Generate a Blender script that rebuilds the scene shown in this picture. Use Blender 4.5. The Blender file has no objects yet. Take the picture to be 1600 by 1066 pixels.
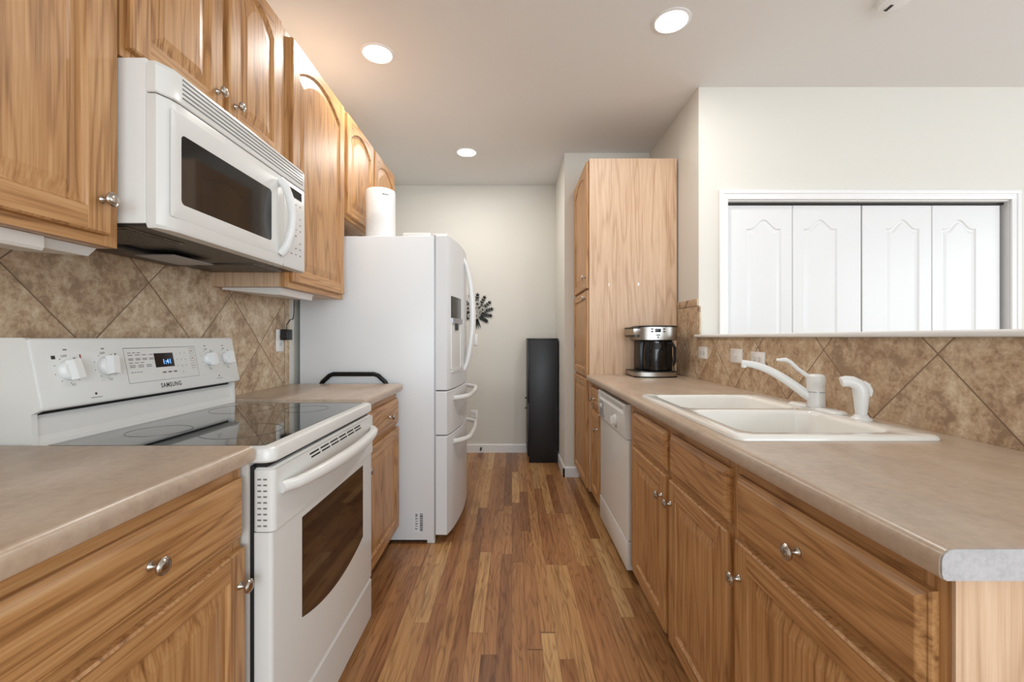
import bpy, bmesh, math, random
from mathutils import Vector, Matrix
random.seed(7)
PI = math.pi
scene = bpy.context.scene
COL = scene.collection

# ------------------------------------------------------------ camera
H, F = 1.17, 685.0
cam_d = bpy.data.cameras.new('camera'); cam = bpy.data.objects.new('camera', cam_d); COL.objects.link(cam)
cam.location = (0, 0, H); cam.rotation_euler = (PI/2, 0, 0)
cam_d.sensor_width = 36; cam_d.lens = 36*F/1600; cam_d.shift_y = -5/1600; cam_d.clip_start = 0.05
scene.camera = cam
# ------------------------------------------------------------ world, exposure
w = bpy.data.worlds.new('world'); scene.world = w; w.use_nodes = True
w.node_tree.nodes['Background'].inputs[0].default_value = (0.85, 0.93, 1.0, 1)
w.node_tree.nodes['Background'].inputs[1].default_value = 1.5
scene.view_settings.view_transform = 'Standard'; scene.view_settings.look = 'None'
scene.view_settings.gamma = 1; scene.view_settings.use_curve_mapping = False
scene.view_settings.exposure = -0.05
# ------------------------------------------------------------ daylight through the windows
def area(name, loc, rot, sx, sy, power, color, spread=PI):
    d = bpy.data.lights.new(name, 'AREA'); d.shape = 'RECTANGLE'; d.size = sx; d.size_y = sy
    d.energy = power; d.color = color; d.spread = spread
    o = bpy.data.objects.new(name, d); COL.objects.link(o); o.location = loc; o.rotation_euler = rot
    return o
area('daylight_rear', (1.6, -3.42, 1.40), (PI/2, 0, 0), 4.6, 2.0, 158, (0.82, 0.925, 1.0))
area('daylight_side', (5.02, 0.2, 1.5), (PI/2, 0, PI/2), 3.2, 1.6, 62, (0.88, 0.95, 1.0))

# ============================================================ materials
def lin(c):
    return tuple((x/255/12.92 if x/255 <= 0.04045 else ((x/255+0.055)/1.055)**2.4) for x in c)
class NT:
    def __init__(s, name):
        s.m = bpy.data.materials.new(name); s.m.use_nodes = True; s.t = s.m.node_tree
        s.b = s.t.nodes['Principled BSDF']
    def n(s, typ, **kw):
        nd = s.t.nodes.new(typ)
        for k, v in kw.items():
            if k.startswith('i_'): nd.inputs[k[2:].replace('_', ' ')].default_value = v
            else: setattr(nd, k, v)
        return nd
    def l(s, a, b): s.t.links.new(a, b)
    def math(s, op, a, b=None, c=None):
        nd = s.t.nodes.new('ShaderNodeMath'); nd.operation = op
        for i, v in enumerate((a, b, c)):
            if v is None: continue
            if hasattr(v, 'links'): s.l(v, nd.inputs[i])
            else: nd.inputs[i].default_value = v
        return nd.outputs[0]
    def comb(s, x, y, z):
        nd = s.t.nodes.new('ShaderNodeCombineXYZ')
        for i, v in enumerate((x, y, z)):
            if hasattr(v, 'links'): s.l(v, nd.inputs[i])
            else: nd.inputs[i].default_value = v
        return nd.outputs[0]
    def ramp(s, fac, stops):
        nd = s.t.nodes.new('ShaderNodeValToRGB'); e = nd.color_ramp.elements
        while len(e) < len(stops): e.new(0.5)
        for el, (p, c) in zip(e, stops):
            el.position = p; el.color = (*lin(c), 1)
        s.l(fac, nd.inputs[0]); return nd.outputs[0]
    def mix(s, fac, a, b, typ='MIX'):
        nd = s.t.nodes.new('ShaderNodeMix'); nd.data_type = 'RGBA'; nd.blend_type = typ
        for i, v in ((0, fac), (6, a), (7, b)):
            if hasattr(v, 'links'): s.l(v, nd.inputs[i])
            elif i == 0: nd.inputs[0].default_value = v
            else: nd.inputs[i].default_value = (*lin(v), 1)
        return nd.outputs[2]
    def bump(s, h, strength, dist=0.001):
        nd = s.t.nodes.new('ShaderNodeBump'); nd.inputs['Strength'].default_value = strength
        nd.inputs['Distance'].default_value = dist
        s.l(h, nd.inputs['Height']); s.l(nd.outputs[0], s.b.inputs['Normal'])
    def noise(s, vec, scale, detail=3, rough=0.5, dist=0.0, dim='3D', w=None):
        nd = s.t.nodes.new('ShaderNodeTexNoise'); nd.noise_dimensions = dim
        s.l(vec, nd.inputs['Vector']); nd.inputs['Scale'].default_value = scale
        nd.inputs['Detail'].default_value = detail; nd.inputs['Roughness'].default_value = rough
        nd.inputs['Distortion'].default_value = dist
        if w is not None: s.l(w, nd.inputs['W'])
        return nd.outputs[0]
    def coords(s):
        return s.n('ShaderNodeTexCoord').outputs['Object']
    def scaled(s, vec, sc):
        nd = s.n('ShaderNodeMapping', vector_type='POINT'); nd.inputs['Scale'].default_value = sc
        s.l(vec, nd.inputs['Vector']); return nd.outputs[0]
    def sep(s, vec):
        nd = s.n('ShaderNodeSeparateXYZ'); s.l(vec, nd.inputs[0]); return nd.outputs

def plain(name, c, rough=0.4, metal=0.0, spec=0.5, coat=0.0, emit=None, estr=0, var=0.0):
    t = NT(name); t.b.inputs['Base Color'].default_value = (*lin(c), 1)
    t.b.inputs['Roughness'].default_value = rough; t.b.inputs['Metallic'].default_value = metal
    t.b.inputs['Specular IOR Level'].default_value = spec; t.b.inputs['Coat Weight'].default_value = coat
    if emit:
        t.b.inputs['Emission Color'].default_value = (*lin(emit), 1); t.b.inputs['Emission Strength'].default_value = estr
    if var:
        n = t.noise(t.coords(), 6, 4)
        rr = t.n('ShaderNodeMapRange'); t.l(n, rr.inputs[0]); rr.inputs[3].default_value = rough-var; rr.inputs[4].default_value = rough+var
        t.l(rr.outputs[0], t.b.inputs['Roughness'])
    return t.m

def oak(name, axis, dark, mid, light, rough=0.40, fine=1.0):
    t = NT(name); v = t.coords()
    oi = t.n('ShaderNodeObjectInfo'); rnd = t.math('MULTIPLY', oi.outputs['Random'], 37.0)
    s1 = [9, 9, 9]; s1[axis] = 0.9
    s2 = [190, 190, 190]; s2[axis] = 5
    s3 = [150, 150, 150]; s3[axis] = 3.0
    big = t.noise(t.scaled(v, s1), 1.0, 2, 0.45, 0.15, '4D', rnd)
    ring = t.math('MULTIPLY_ADD', t.math('SINE', t.math('MULTIPLY', big, 75*fine)), 0.5, 0.5)
    mids = t.noise(t.scaled(v, s3), 1.0, 3, 0.55, 0, '4D', rnd)
    pore = t.noise(t.scaled(v, s2), 1.0, 2, 0.6, 0, '4D', rnd)
    line = t.math('POWER', ring, 4.0)
    tone = t.noise(t.scaled(v, s1), 0.7, 1, 0.5, 0, '4D', t.math('ADD', rnd, 11.0))
    f = t.math('ADD', t.math('MULTIPLY_ADD', mids, 0.7, 0.16), t.math('MULTIPLY', t.math('SUBTRACT', tone, 0.5), 0.35))
    f = t.math('SUBTRACT', f, t.math('MULTIPLY', t.math('MULTIPLY', line, t.math('ADD', pore, 0.15)), 0.34))
    f = t.math('ADD', f, t.math('MULTIPLY', t.math('SUBTRACT', pore, 0.5), 0.85))
    c = t.ramp(f, [(0.10, dark), (0.44, mid), (0.76, light)])
    t.l(c, t.b.inputs['Base Color']); t.b.inputs['Roughness'].default_value = rough
    t.b.inputs['Specular IOR Level'].default_value = 0.45
    t.bump(t.math('ADD', pore, t.math('MULTIPLY', ring, 0.3)), 0.12, 0.0006)
    return t.m
OD, OM, OL = (126, 84, 46), (182, 134, 85), (202, 159, 110)
M = {}
M['oak_z'] = oak('oak_upright_grain', 2, OD, OM, OL)
M['oak_y'] = oak('oak_level_grain', 1, OD, OM, OL)
M['oak_x'] = oak('oak_cross_grain', 0, OD, OM, OL)
M['veneer'] = oak('oak_veneer', 2, (178, 142, 112), (205, 172, 142), (220, 191, 162), 0.42, 0.7)
M['toe'] = plain('toe_board', (70, 46, 28), 0.6)
M['appliance'] = plain('appliance_white', (226, 226, 223), 0.24, spec=0.5)
M['fridge'] = plain('fridge_white', (228, 230, 232), 0.3)
M['plastic'] = plain('white_plastic', (232, 232, 230), 0.32)
M['offwhite'] = plain('control_face', (222, 222, 219), 0.3)
M['grey_line'] = plain('grey_print', (120, 120, 122), 0.5)
M['print'] = plain('dark_print', (40, 40, 44), 0.5)
M['redprint'] = plain('red_print', (150, 40, 30), 0.5)
M['black'] = plain('black_plastic', (16, 16, 17), 0.35)
M['charcoal'] = plain('charcoal_underside', (52, 50, 49), 0.35, metal=0.3)
M['gap'] = plain('dark_gap', (20, 20, 21), 0.6)
M['steel'] = plain('brushed_steel', (176, 172, 166), 0.28, metal=1.0, var=0.06)
M['zinc'] = plain('zinc_side', (178, 180, 186), 0.35, metal=0.6)
M['nickel'] = plain('satin_nickel', (186, 180, 172), 0.24, metal=1.0, var=0.05)
M['glass_top'] = plain('ceramic_glass', (8, 8, 9), 0.04, spec=0.8, coat=0.6)
M['oven_glass'] = plain('oven_glass', (26, 20, 15), 0.05, spec=0.7, coat=0.5)
M['mw_glass'] = plain('microwave_glass', (34, 33, 32), 0.05, spec=0.6)
M['ring'] = plain('burner_print', (36, 36, 38), 0.12)
M['display'] = plain('display_black', (8, 9, 12), 0.12)
M['digits'] = plain('display_digits', (90, 150, 255), 0.5, emit=(110, 165, 255), estr=1.6)
M['sink'] = plain('enamel_white', (238, 236, 230), 0.12, spec=0.6, coat=0.3)
M['trim'] = plain('trim_paint', (236, 236, 236), 0.35)
M['closet'] = plain('closet_door_paint', (228, 229, 230), 0.3)
M['cabinet_black'] = plain('black_laminate', (30, 31, 35), 0.4, var=0.05)
M['iron'] = plain('black_iron', (38, 37, 34), 0.5, metal=0.4)
M['paper'] = plain('paper_white', (240, 240, 240), 0.5)
M['metalblack'] = plain('black_tube', (18, 18, 19), 0.3, metal=0.4)
M['lens'] = plain('lamp_lens', (255, 250, 240), 0.5, emit=(255, 248, 238), estr=14)
M['inside'] = plain('box_white', (222, 222, 220), 0.5)
M['lampcover'] = plain('fixture_white', (218, 214, 208), 0.4)

def paint(name, c, bump=0.25, scale=90):
    t = NT(name); v = t.coords(); n = t.noise(v, scale, 3, 0.6); big = t.noise(v, 1.3, 2)
    t.l(t.mix(t.math('MULTIPLY', big, 0.12), c, tuple(int(x*0.93) for x in c)), t.b.inputs['Base Color'])
    t.b.inputs['Roughness'].default_value = 0.75; t.bump(n, bump, 0.002); return t.m
M['wall'] = paint('wall_paint', (222, 219, 211))
M['ceiling'] = paint('ceiling_paint', (233, 232, 230), 0.35, 60)

def laminate():
    t = NT('counter_laminate'); v = t.coords()
    a = t.noise(t.scaled(v, (9, 3.2, 9)), 1.0, 5, 0.62, 0.6); b = t.noise(v, 60, 4, 0.65); c = t.noise(v, 5, 3, 0.5, 1.0)
    f = t.math('ADD', t.math('MULTIPLY', a, 0.6), t.math('MULTIPLY', b, 0.4))
    col = t.ramp(f, [(0.3, (150, 130, 112)), (0.48, (178, 158, 139)), (0.6, (190, 171, 152)), (0.75, (202, 184, 166))])
    col = t.mix(t.math('MULTIPLY', c, 0.35), col, t.ramp(c, [(0.4, (184, 168, 154)), (0.65, (192, 162, 132))]))
    t.l(col, t.b.inputs['Base Color']); t.b.inputs['Roughness'].default_value = 0.3; t.b.inputs['Specular IOR Level'].default_value = 0.5
    t.bump(b, 0.05, 0.0005); return t.m
M['laminate'] = laminate()

M['cap'] = None
def tile(name, y0, z0, h, tones):
    t = NT(name); v = t.coords(); o = t.sep(v)
    dy = t.math('SUBTRACT', o[1], y0); dz = t.math('SUBTRACT', o[2], z0)
    u = t.math('DIVIDE', t.math('ADD', dy, dz), 2*h); w_ = t.math('DIVIDE', t.math('SUBTRACT', dy, dz), 2*h)
    def edge(a):
        fr = t.math('FRACT', a); return t.math('MINIMUM', fr, t.math('SUBTRACT', 1.0, fr))
    e = t.math('MINIMUM', edge(u), edge(w_))
    g = t.math('LESS_THAN', e, 0.0065)
    idv = t.comb(t.math('FLOOR', u), t.math('FLOOR', w_), 0)
    wn = t.n('ShaderNodeTexWhiteNoise', noise_dimensions='3D'); t.l(idv, wn.inputs[0])
    off = t.n('ShaderNodeVectorMath', operation='MULTIPLY_ADD'); t.l(wn.outputs[1], off.inputs[0]); off.inputs[1].default_value = (7, 7, 7); t.l(v, off.inputs[2])
    big = t.noise(off.outputs[0], 7, 6, 0.62, 0.7); sp = t.noise(off.outputs[0], 75, 3, 0.7); mid = t.noise(off.outputs[0], 22, 4, 0.65, 0.3)
    f = t.math('ADD', t.math('ADD', t.math('MULTIPLY', big, 0.50), t.math('MULTIPLY', mid, 0.45)), t.math('MULTIPLY', sp, 0.34))
    f = t.math('ADD', f, t.math('MULTIPLY', t.math('SUBTRACT', wn.outputs[0], 0.5), 0.07))
    col = t.ramp(f, [(0.535, tones[0]), (0.61, tones[1]), (0.68, tones[2]), (0.765, tones[3])])
    red = t.n('ShaderNodeMapRange'); t.l(t.noise(off.outputs[0], 4.0, 3, 0.6), red.inputs[0]); red.inputs[1].default_value = 0.5; red.inputs[2].default_value = 0.72; red.inputs[4].default_value = 0.4
    col = t.mix(red.outputs[0], col, (178, 138, 104))
    t.l(t.mix(g, col, tones[4]), t.b.inputs['Base Color']); t.b.inputs['Roughness'].default_value = 0.45
    sm = t.n('ShaderNodeMapRange'); t.l(e, sm.inputs[0]); sm.inputs[2].default_value = 0.012
    t.bump(t.math('ADD', sm.outputs[0], t.math('MULTIPLY', sp, 0.12)), 0.6, 0.002); return t.m
TT = [(154, 128, 102), (184, 157, 128), (200, 177, 148), (220, 203, 178), (128, 105, 82)]
M['tile_left'] = tile('stone_tile_left', 1.488, 1.357, 0.2185, TT)
M['tile_right'] = tile('stone_tile_right', 1.617, 1.126, 0.2165, TT)
M['tile_plain'] = tile('stone_tile_border', 0.31, 0.37, 0.9, TT)

def floor_mat():
    t = NT('oak_strip_floor'); v = t.coords(); o = t.sep(v); W = 0.0572
    xr = t.math('DIVIDE', o[0], W); row = t.math('FLOOR', xr)
    wn = t.n('ShaderNodeTexWhiteNoise', noise_dimensions='1D'); t.l(row, wn.inputs['W'])
    yl = t.math('ADD', t.math('DIVIDE', o[1], 1.05), t.math('MULTIPLY', wn.outputs[0], 17.3))
    # uneven board lengths: warp the running coordinate
    yl = t.math('ADD', yl, t.math('MULTIPLY', t.math('SINE', t.math('MULTIPLY', yl, 2.4)), 0.28))
    seg = t.math('FLOOR', yl)
    w2 = t.n('ShaderNodeTexWhiteNoise', noise_dimensions='2D'); t.l(t.comb(row, seg, 0), w2.inputs[0])
    fx = t.math('FRACT', xr); ex = t.math('MINIMUM', fx, t.math('SUBTRACT', 1, fx))
    fy = t.math('FRACT', yl); ey = t.math('MINIMUM', fy, t.math('SUBTRACT', 1, fy))
    gap = t.math('MAXIMUM', t.math('LESS_THAN', ex, 0.010), t.math('LESS_THAN', ey, 0.0012))
    off = t.n('ShaderNodeVectorMath', operation='MULTIPLY_ADD'); t.l(w2.outputs[1], off.inputs[0]); off.inputs[1].default_value = (9, 9, 9); t.l(v, off.inputs[2])
    ov = off.outputs[0]
    big = t.noise(t.scaled(ov, (16, 1.5, 1)), 1, 2, 0.5, 0.35)
    ring = t.math('MULTIPLY_ADD', t.math('SINE', t.math('MULTIPLY', big, 62)), 0.5, 0.5)
    mid = t.noise(t.scaled(ov, (70, 3.0, 1)), 1, 3, 0.6); pore = t.noise(t.scaled(ov, (340, 9, 1)), 1, 2, 0.6)
    knot = t.noise(t.scaled(ov, (9, 2.2, 1)), 1, 2, 0.5)
    f = t.math('SUBTRACT', t.math('MULTIPLY', mid, 0.75), t.math('MULTIPLY', t.math('POWER', ring, 3.0), 0.17))
    f = t.math('ADD', f, t.math('MULTIPLY', pore, 0.42))
    fine = t.ramp(f, [(0.3, (176, 162, 146)), (0.55, (228, 222, 214)), (0.8, (255, 252, 246))])
    board = t.ramp(w2.outputs[0], [(0.0, (136, 94, 62)), (0.2, (170, 120, 80)), (0.5, (190, 140, 94)), (0.75, (202, 156, 106)), (0.93, (224, 184, 132)), (1.0, (146, 106, 76))])
    col = t.mix(1.0, board, fine, 'MULTIPLY')
    dk = t.n('ShaderNodeMapRange'); t.l(knot, dk.inputs[0]); dk.inputs[1].default_value = 0.66; dk.inputs[2].default_value = 0.82; dk.inputs[4].default_value = 0.55
    col = t.mix(dk.outputs[0], col, (96, 62, 40))
    col = t.mix(t.math('MULTIPLY', gap, 0.7), col, (74, 44, 26))
    t.l(col, t.b.inputs['Base Color']); t.b.inputs['Roughness'].default_value = 0.32; t.b.inputs['Specular IOR Level'].default_value = 0.4
    t.bump(t.math('SUBTRACT', t.math('MULTIPLY', pore, 0.15), gap), 0.25, 0.001); return t.m
M['floor'] = floor_mat()

def cap_mat():
    t = NT('end_cap_laminate'); v = t.coords(); a = t.noise(v, 120, 4, 0.7); b = t.noise(v, 18, 3)
    t.l(t.ramp(t.math('ADD', t.math('MULTIPLY', a, 0.6), t.math('MULTIPLY', b, 0.4)), [(0.3, (160, 159, 160)), (0.5, (180, 179, 181)), (0.7, (192, 191, 193))]), t.b.inputs['Base Color'])
    t.b.inputs['Roughness'].default_value = 0.4; return t.m
M['cap'] = cap_mat()
def mesh_filter():
    t = NT('grease_filter_mesh'); v = t.coords()
    vo = t.n('ShaderNodeTexVoronoi'); t.l(v, vo.inputs['Vector']); vo.inputs['Scale'].default_value = 160
    t.l(t.ramp(vo.outputs[0], [(0.2, (30, 28, 27)), (0.7, (92, 88, 84))]), t.b.inputs['Base Color'])
    t.b.inputs['Roughness'].default_value = 0.4; t.b.inputs['Metallic'].default_value = 0.5
    t.bump(vo.outputs[0], 0.6, 0.002); return t.m
M['filter'] = mesh_filter()
def pane():
    t = NT('window_glass'); t.b.inputs['Transmission Weight'].default_value = 1; t.b.inputs['Roughness'].default_value = 0; t.b.inputs['IOR'].default_value = 1.45; return t.m
M['pane'] = pane()

# ============================================================ mesh helpers
FLAT = {'leaf', 'backguard', 'carcass', 'face_frame'}
class MB:
    def __init__(s): s.bm = bmesh.new(); s.mats = []
    def mi(s, m):
        if m not in s.mats: s.mats.append(m)
        return s.mats.index(m)
    def face(s, pts, m):
        f = s.bm.faces.new([s.bm.verts.new(p) for p in pts]); f.material_index = s.mi(m); return f
    def box(s, x0, x1, y0, y1, z0, z1, m, bev=0.0, seg=2):
        b = bmesh.new(); bmesh.ops.create_cube(b, size=1)
        x0, x1 = min(x0, x1), max(x0, x1); y0, y1 = min(y0, y1), max(y0, y1); z0, z1 = min(z0, z1), max(z0, z1)
        for v in b.verts: v.co = Vector((x0+(v.co.x+.5)*(x1-x0), y0+(v.co.y+.5)*(y1-y0), z0+(v.co.z+.5)*(z1-z0)))
        if bev: bmesh.ops.bevel(b, geom=b.edges[:], offset=bev, segments=seg, profile=0.5, affect='EDGES', clamp_overlap=True)
        s.merge(b, m); return s
    def merge(s, b, m, mat4=None):
        k = s.mi(m); mp = {}
        for v in b.verts: mp[v] = s.bm.verts.new(mat4 @ v.co if mat4 else v.co)
        for f in b.faces:
            try: s.bm.faces.new([mp[v] for v in f.verts]).material_index = k
            except ValueError: pass
        b.free()
    def loops(s, loops, m, cap0=True, cap1=True, closed=True):
        k = s.mi(m); V = [[s.bm.verts.new(p) for p in lp] for lp in loops]; n = len(V[0])
        for a, b in zip(V[:-1], V[1:]):
            for i in range(n if closed else n-1):
                j = (i+1) % n
                s.bm.faces.new((a[i], a[j], b[j], b[i])).material_index = k
        if cap0: s.bm.faces.new(list(reversed(V[0]))).material_index = k
        if cap1: s.bm.faces.new(V[-1]).material_index = k
        return s
    def prism(s, poly, axis, a, b, m):
        def P(q, d):
            q = list(q); q.insert(axis, d); return Vector(q)
        return s.loops([[P(q, a) for q in poly], [P(q, b) for q in poly]], m)
    def lathe(s, prof, o, ax, m, seg=24, caps=True):
        ax = Vector(ax).normalized(); t = Vector((0, 0, 1)) if abs(ax.z) < 0.9 else Vector((1, 0, 0))
        e1 = ax.cross(t).normalized(); e2 = ax.cross(e1); o = Vector(o)
        L = [[o+ax*h+(e1*math.cos(2*PI*i/seg)+e2*math.sin(2*PI*i/seg))*max(r, 1e-4) for i in range(seg)] for r, h in prof]
        return s.loops(L, m, caps, caps)
    def tube(s, pts, r, m, seg=12, sy=1.0):
        pts = [Vector(p) for p in pts]; n = len(pts)
        if not hasattr(r, '__len__'): r = [r]*n
        L = []; up = None
        for i, p in enumerate(pts):
            d = (pts[min(i+1, n-1)]-pts[max(i-1, 0)]).normalized()
            if up is None:
                up = Vector((0, 0, 1)) if abs(d.z) < 0.9 else Vector((0, 1, 0))
            e1 = d.cross(up).normalized(); e2 = e1.cross(d).normalized(); up = e2
            L.append([p+(e1*math.cos(2*PI*k/seg)+e2*sy*math.sin(2*PI*k/seg))*r[i] for k in range(seg)])
        return s.loops(L, m)
    def build(s, name, parent=None, loc=None, flat=False):
        base = Vector(loc) if loc else (parent['_w'] if parent is not None else Vector((0, 0, 0)))
        base = Vector(base)
        bmesh.ops.remove_doubles(s.bm, verts=s.bm.verts[:], dist=1e-6)
        bmesh.ops.recalc_face_normals(s.bm, faces=s.bm.faces[:])
        for v in s.bm.verts: v.co -= base
        me = bpy.data.meshes.new(name); s.bm.to_mesh(me); s.bm.free()
        for m in s.mats: me.materials.append(M[m])
        if not (flat or name in FLAT): me.shade_smooth(); me.set_sharp_from_angle(angle=math.radians(32))
        else: me.shade_flat()
        o = bpy.data.objects.new(name, me); COL.objects.link(o)
        o['_w'] = tuple(base)
        if parent is not None: o.parent = parent
        else: o.location = base
        return o
ROOTS = []
def tag(o, label, cat, group=None):
    o['label'] = label; o['category'] = cat
    if group: o['group'] = group
    return o
def thing(name, loc, label, cat, group=None):
    o = bpy.data.objects.new(name, None); COL.objects.link(o); o.location = loc; o['_w'] = tuple(loc); o.empty_display_size = 0.1
    return tag(o, label, cat, group)
def struct(o): o['kind'] = 'structure'; return o

def rrect(x0, x1, y0, y1, r, k=5):
    pts = []
    for cx, cy, a in ((x1-r, y1-r, 0), (x0+r, y1-r, 90), (x0+r, y0+r, 180), (x1-r, y0+r, 270)):
        for i in range(k+1):
            t = math.radians(a+90*i/k); pts.append((cx+r*math.cos(t), cy+r*math.sin(t)))
    return pts
def text(mb, s, size, fr, m, u, v, align='CENTER', wd=0.0008, sx=1.0, bold=0.0, space=1.0):
    cu = bpy.data.curves.new('t', 'FONT'); cu.body = s; cu.size = size; cu.align_x = align; cu.resolution_u = 2; cu.offset = bold; cu.space_character = space
    ob = bpy.data.objects.new('t', cu); COL.objects.link(ob)
    bpy.context.view_layer.update()
    me = bpy.data.meshes.new_from_object(ob.evaluated_get(bpy.context.evaluated_depsgraph_get()))
    k = mb.mi(m); vs = [mb.bm.verts.new(fr(u+q.co.x*sx, v+q.co.y, wd)) for q in me.vertices]
    for p in me.polygons:
        try: mb.bm.faces.new([vs[i] for i in p.vertices]).material_index = k
        except ValueError: pass
    bpy.data.objects.remove(ob); bpy.data.curves.remove(cu); bpy.data.meshes.remove(me)

# frames: (u along the run, v up, w out of the face) -> world
def frL(X0, Y0=0, Z0=0): return lambda u, v, w: Vector((X0+w, Y0+u, Z0+v))
def frR(X0, Y0=0, Z0=0): return lambda u, v, w: Vector((X0-w, Y0+u, Z0+v))
def frC(Y0, X0=0, Z0=0): return lambda u, v, w: Vector((X0+u, Y0-w, Z0+v))

def panel_door(mb, fr, u0, v0, W, Hh, t=0.019, st=0.056, rail=0.052, arch=0.0, mv='oak_z', mh='oak_y', depth=0.009, K=14, chamf=0.004, raised=0.034, topr=None):
    topr = rail if topr is None else topr
    K = K if arch else 2
    def P(u, v, w_): return fr(u0+u, v0+v, w_)
    def op(d):
        pts = [(st+d, rail+d), (W-st-d, rail+d)]
        for i in range(K+1):
            s = 1-2*i/K; u = W/2+s*(W/2-st-d); pts.append((u, Hh-topr-arch+arch*(1-s*s)-d))
        return pts
    c = chamf
    mb.loops([[P(*q, 0) for q in ((0, 0), (W, 0), (W, Hh), (0, Hh))], [P(*q, t-c) for q in ((0, 0), (W, 0), (W, Hh), (0, Hh))],
              [P(*q, t) for q in ((c, c), (W-c, c), (W-c, Hh-c), (c, Hh-c))]], mv, True, False)
    for a, b in ((c, st), (W-st, W-c)): mb.face([P(a, c, t), P(b, c, t), P(b, Hh-c, t), P(a, Hh-c, t)], mv)
    mb.face([P(st, c, t), P(W-st, c, t), P(W-st, rail, t), P(st, rail, t)], mh)
    top = op(0)[2:]
    for a, b in zip(top[:-1], top[1:]): mb.face([P(*a, t), P(*b, t), P(b[0], Hh-c, t), P(a[0], Hh-c, t)], mh)
    lv = [(0, t), (0.003, t-0.005), (0.007, t-depth), (0.010, t-depth), (0.010+raised, t-0.003)]
    mb.loops([[P(*q, w_) for q in op(d)] for d, w_ in lv], mv, False, True)
def drawer_front(mb, fr, u0, v0, W, Hh, t=0.019, m='oak_y', e=0.014):
    def R(d, w_): return [fr(u0+a, v0+b, w_) for a, b in ((d, d), (W-d, d), (W-d, Hh-d), (d, Hh-d))]
    mb.loops([R(0, 0), R(0, t-0.010), R(0.003, t-0.008), R(0.006, t-0.008), R(e, t-0.001), R(e+0.002, t)], m)

# ------------------------------------------------------------ knob (shared mesh, one per door or drawer)
kb = MB()
kb.lathe([(0.0085, 0), (0.0088, 0.002), (0.0068, 0.005), (0.0062, 0.007), (0.0044, 0.011), (0.0046, 0.015), (0.0095, 0.0175), (0.0142, 0.020), (0.0158, 0.0225),
          (0.0158, 0.0245), (0.0140, 0.0268), (0.0132, 0.0266), (0.0115, 0.0283), (0.0106, 0.0280), (0.0085, 0.0293), (0.0045, 0.030), (0.0, 0.0302)], (0, 0, 0), (0, 0, 1), 'nickel', 24)
KNOB = kb.build('knob'); KME = KNOB.data; bpy.data.objects.remove(KNOB)
def knob(parent, pos, direction):
    o = bpy.data.objects.new('knob', KME); COL.objects.link(o); o.parent = parent
    o.location = Vector(pos)-Vector(parent['_w'])
    o.rotation_euler = Vector((0, 0, 1)).rotation_difference(Vector(direction)).to_euler()
    o['label'] = 'satin nickel round knob'
    return o

# ============================================================ setting
XW, YB, ZC = -1.24, 4.477, 2.726      # left wall face, far wall face, ceiling
XR = 1.158                            # right wall face
YC = 2.72                             # closet wall face
struct(MB().box(-1.4, 5.2, -3.7, 4.7, -0.05, 0, 'floor').build('floor'))
struct(MB().box(-1.4, 5.2, -3.7, 4.7, ZC, ZC+0.08, 'ceiling').build('ceiling'))
struct(MB().box(XW-0.12, XW, -3.7, 4.6, 0, ZC, 'wall').build('wall_left'))
struct(MB().box(XW, 0.442, YB, YB+0.12, 0, ZC, 'wall').build('wall_back'))
struct(MB().box(0.442, XR+0.12, 3.69, YB+0.12, 0, ZC, 'wall').build('wall_alcove'))
struct(MB().box(XR, XR+0.12, YC, 3.69, 0, ZC, 'wall').build('wall_right'))
struct(MB().box(XR, XR+0.12, 0.535, YC, 0, 1.172, 'wall').build('wall_half'))
b = MB(); b.box(XR+0.12, 1.330, YC, YC+0.12, 0, ZC, 'wall'); b.box(3.09, 5.1, YC, YC+0.12, 0, ZC, 'wall'); b.box(1.330, 3.09, YC, YC+0.12, 2.022, ZC, 'wall')
struct(b.build('wall_closet'))
b = MB(); b.box(XR+0.12, 3.4, YC+0.75, YC+0.8, 0, ZC, 'wall'); b.box(3.35, 3.4, YC+0.12, YC+0.75, 0, ZC, 'wall'); struct(b.build('wall_closet_inside'))
b = MB()
b.box(5.08, 5.2, -3.7, -1.5, 0, ZC, 'wall'); b.box(5.08, 5.2, 1.9, YC+0.12, 0, ZC, 'wall'); b.box(5.08, 5.2, -1.5, 1.9, 0, 0.65, 'wall'); b.box(5.08, 5.2, -1.5, 1.9, 2.35, ZC, 'wall')
struct(b.build('wall_side'))
b = MB()
b.box(XW, -0.75, -3.62, -3.5, 0, ZC, 'wall'); b.box(3.95, 5.1, -3.62, -3.5, 0, ZC, 'wall'); b.box(-0.75, 3.95, -3.62, -3.5, 2.45, ZC, 'wall'); b.box(-0.75, 3.95, -3.62, -3.5, 0, 0.35, 'wall')
struct(b.build('wall_front'))
def window(name, along, c0, c1, z0, z1, fixed, nx):
    b = MB(); d0, d1 = fixed, fixed+0.06
    def bx(a, c, e, f, m='trim'):
        if along == 'x': b.box(a, c, d0, d1, e, f, m)
        else: b.box(d0, d1, a, c, e, f, m)
    bx(c0, c1, z0, z0+0.06); bx(c0, c1, z1-0.06, z1)
    for i in range(nx+1):
        p = c0+(c1-c0-0.06)*i/nx; bx(p, p+0.06, z0+0.06, z1-0.06)
    f = struct(b.build(name))
    g = MB()
    if along == 'x': g.box(c0+0.06, c1-0.06, fixed+0.025, fixed+0.031, z0+0.06, z1-0.06, 'pane')
    else: g.box(fixed+0.025, fixed+0.031, c0+0.06, c1-0.06, z0+0.06, z1-0.06, 'pane')
    g.build('pane', f)
window('window_1', 'x', -0.75, 3.95, 0.35, 2.45, -3.6, 3)
window('window_2', 'y', -1.5, 1.9, 0.65, 2.35, 5.11, 2)
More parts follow.
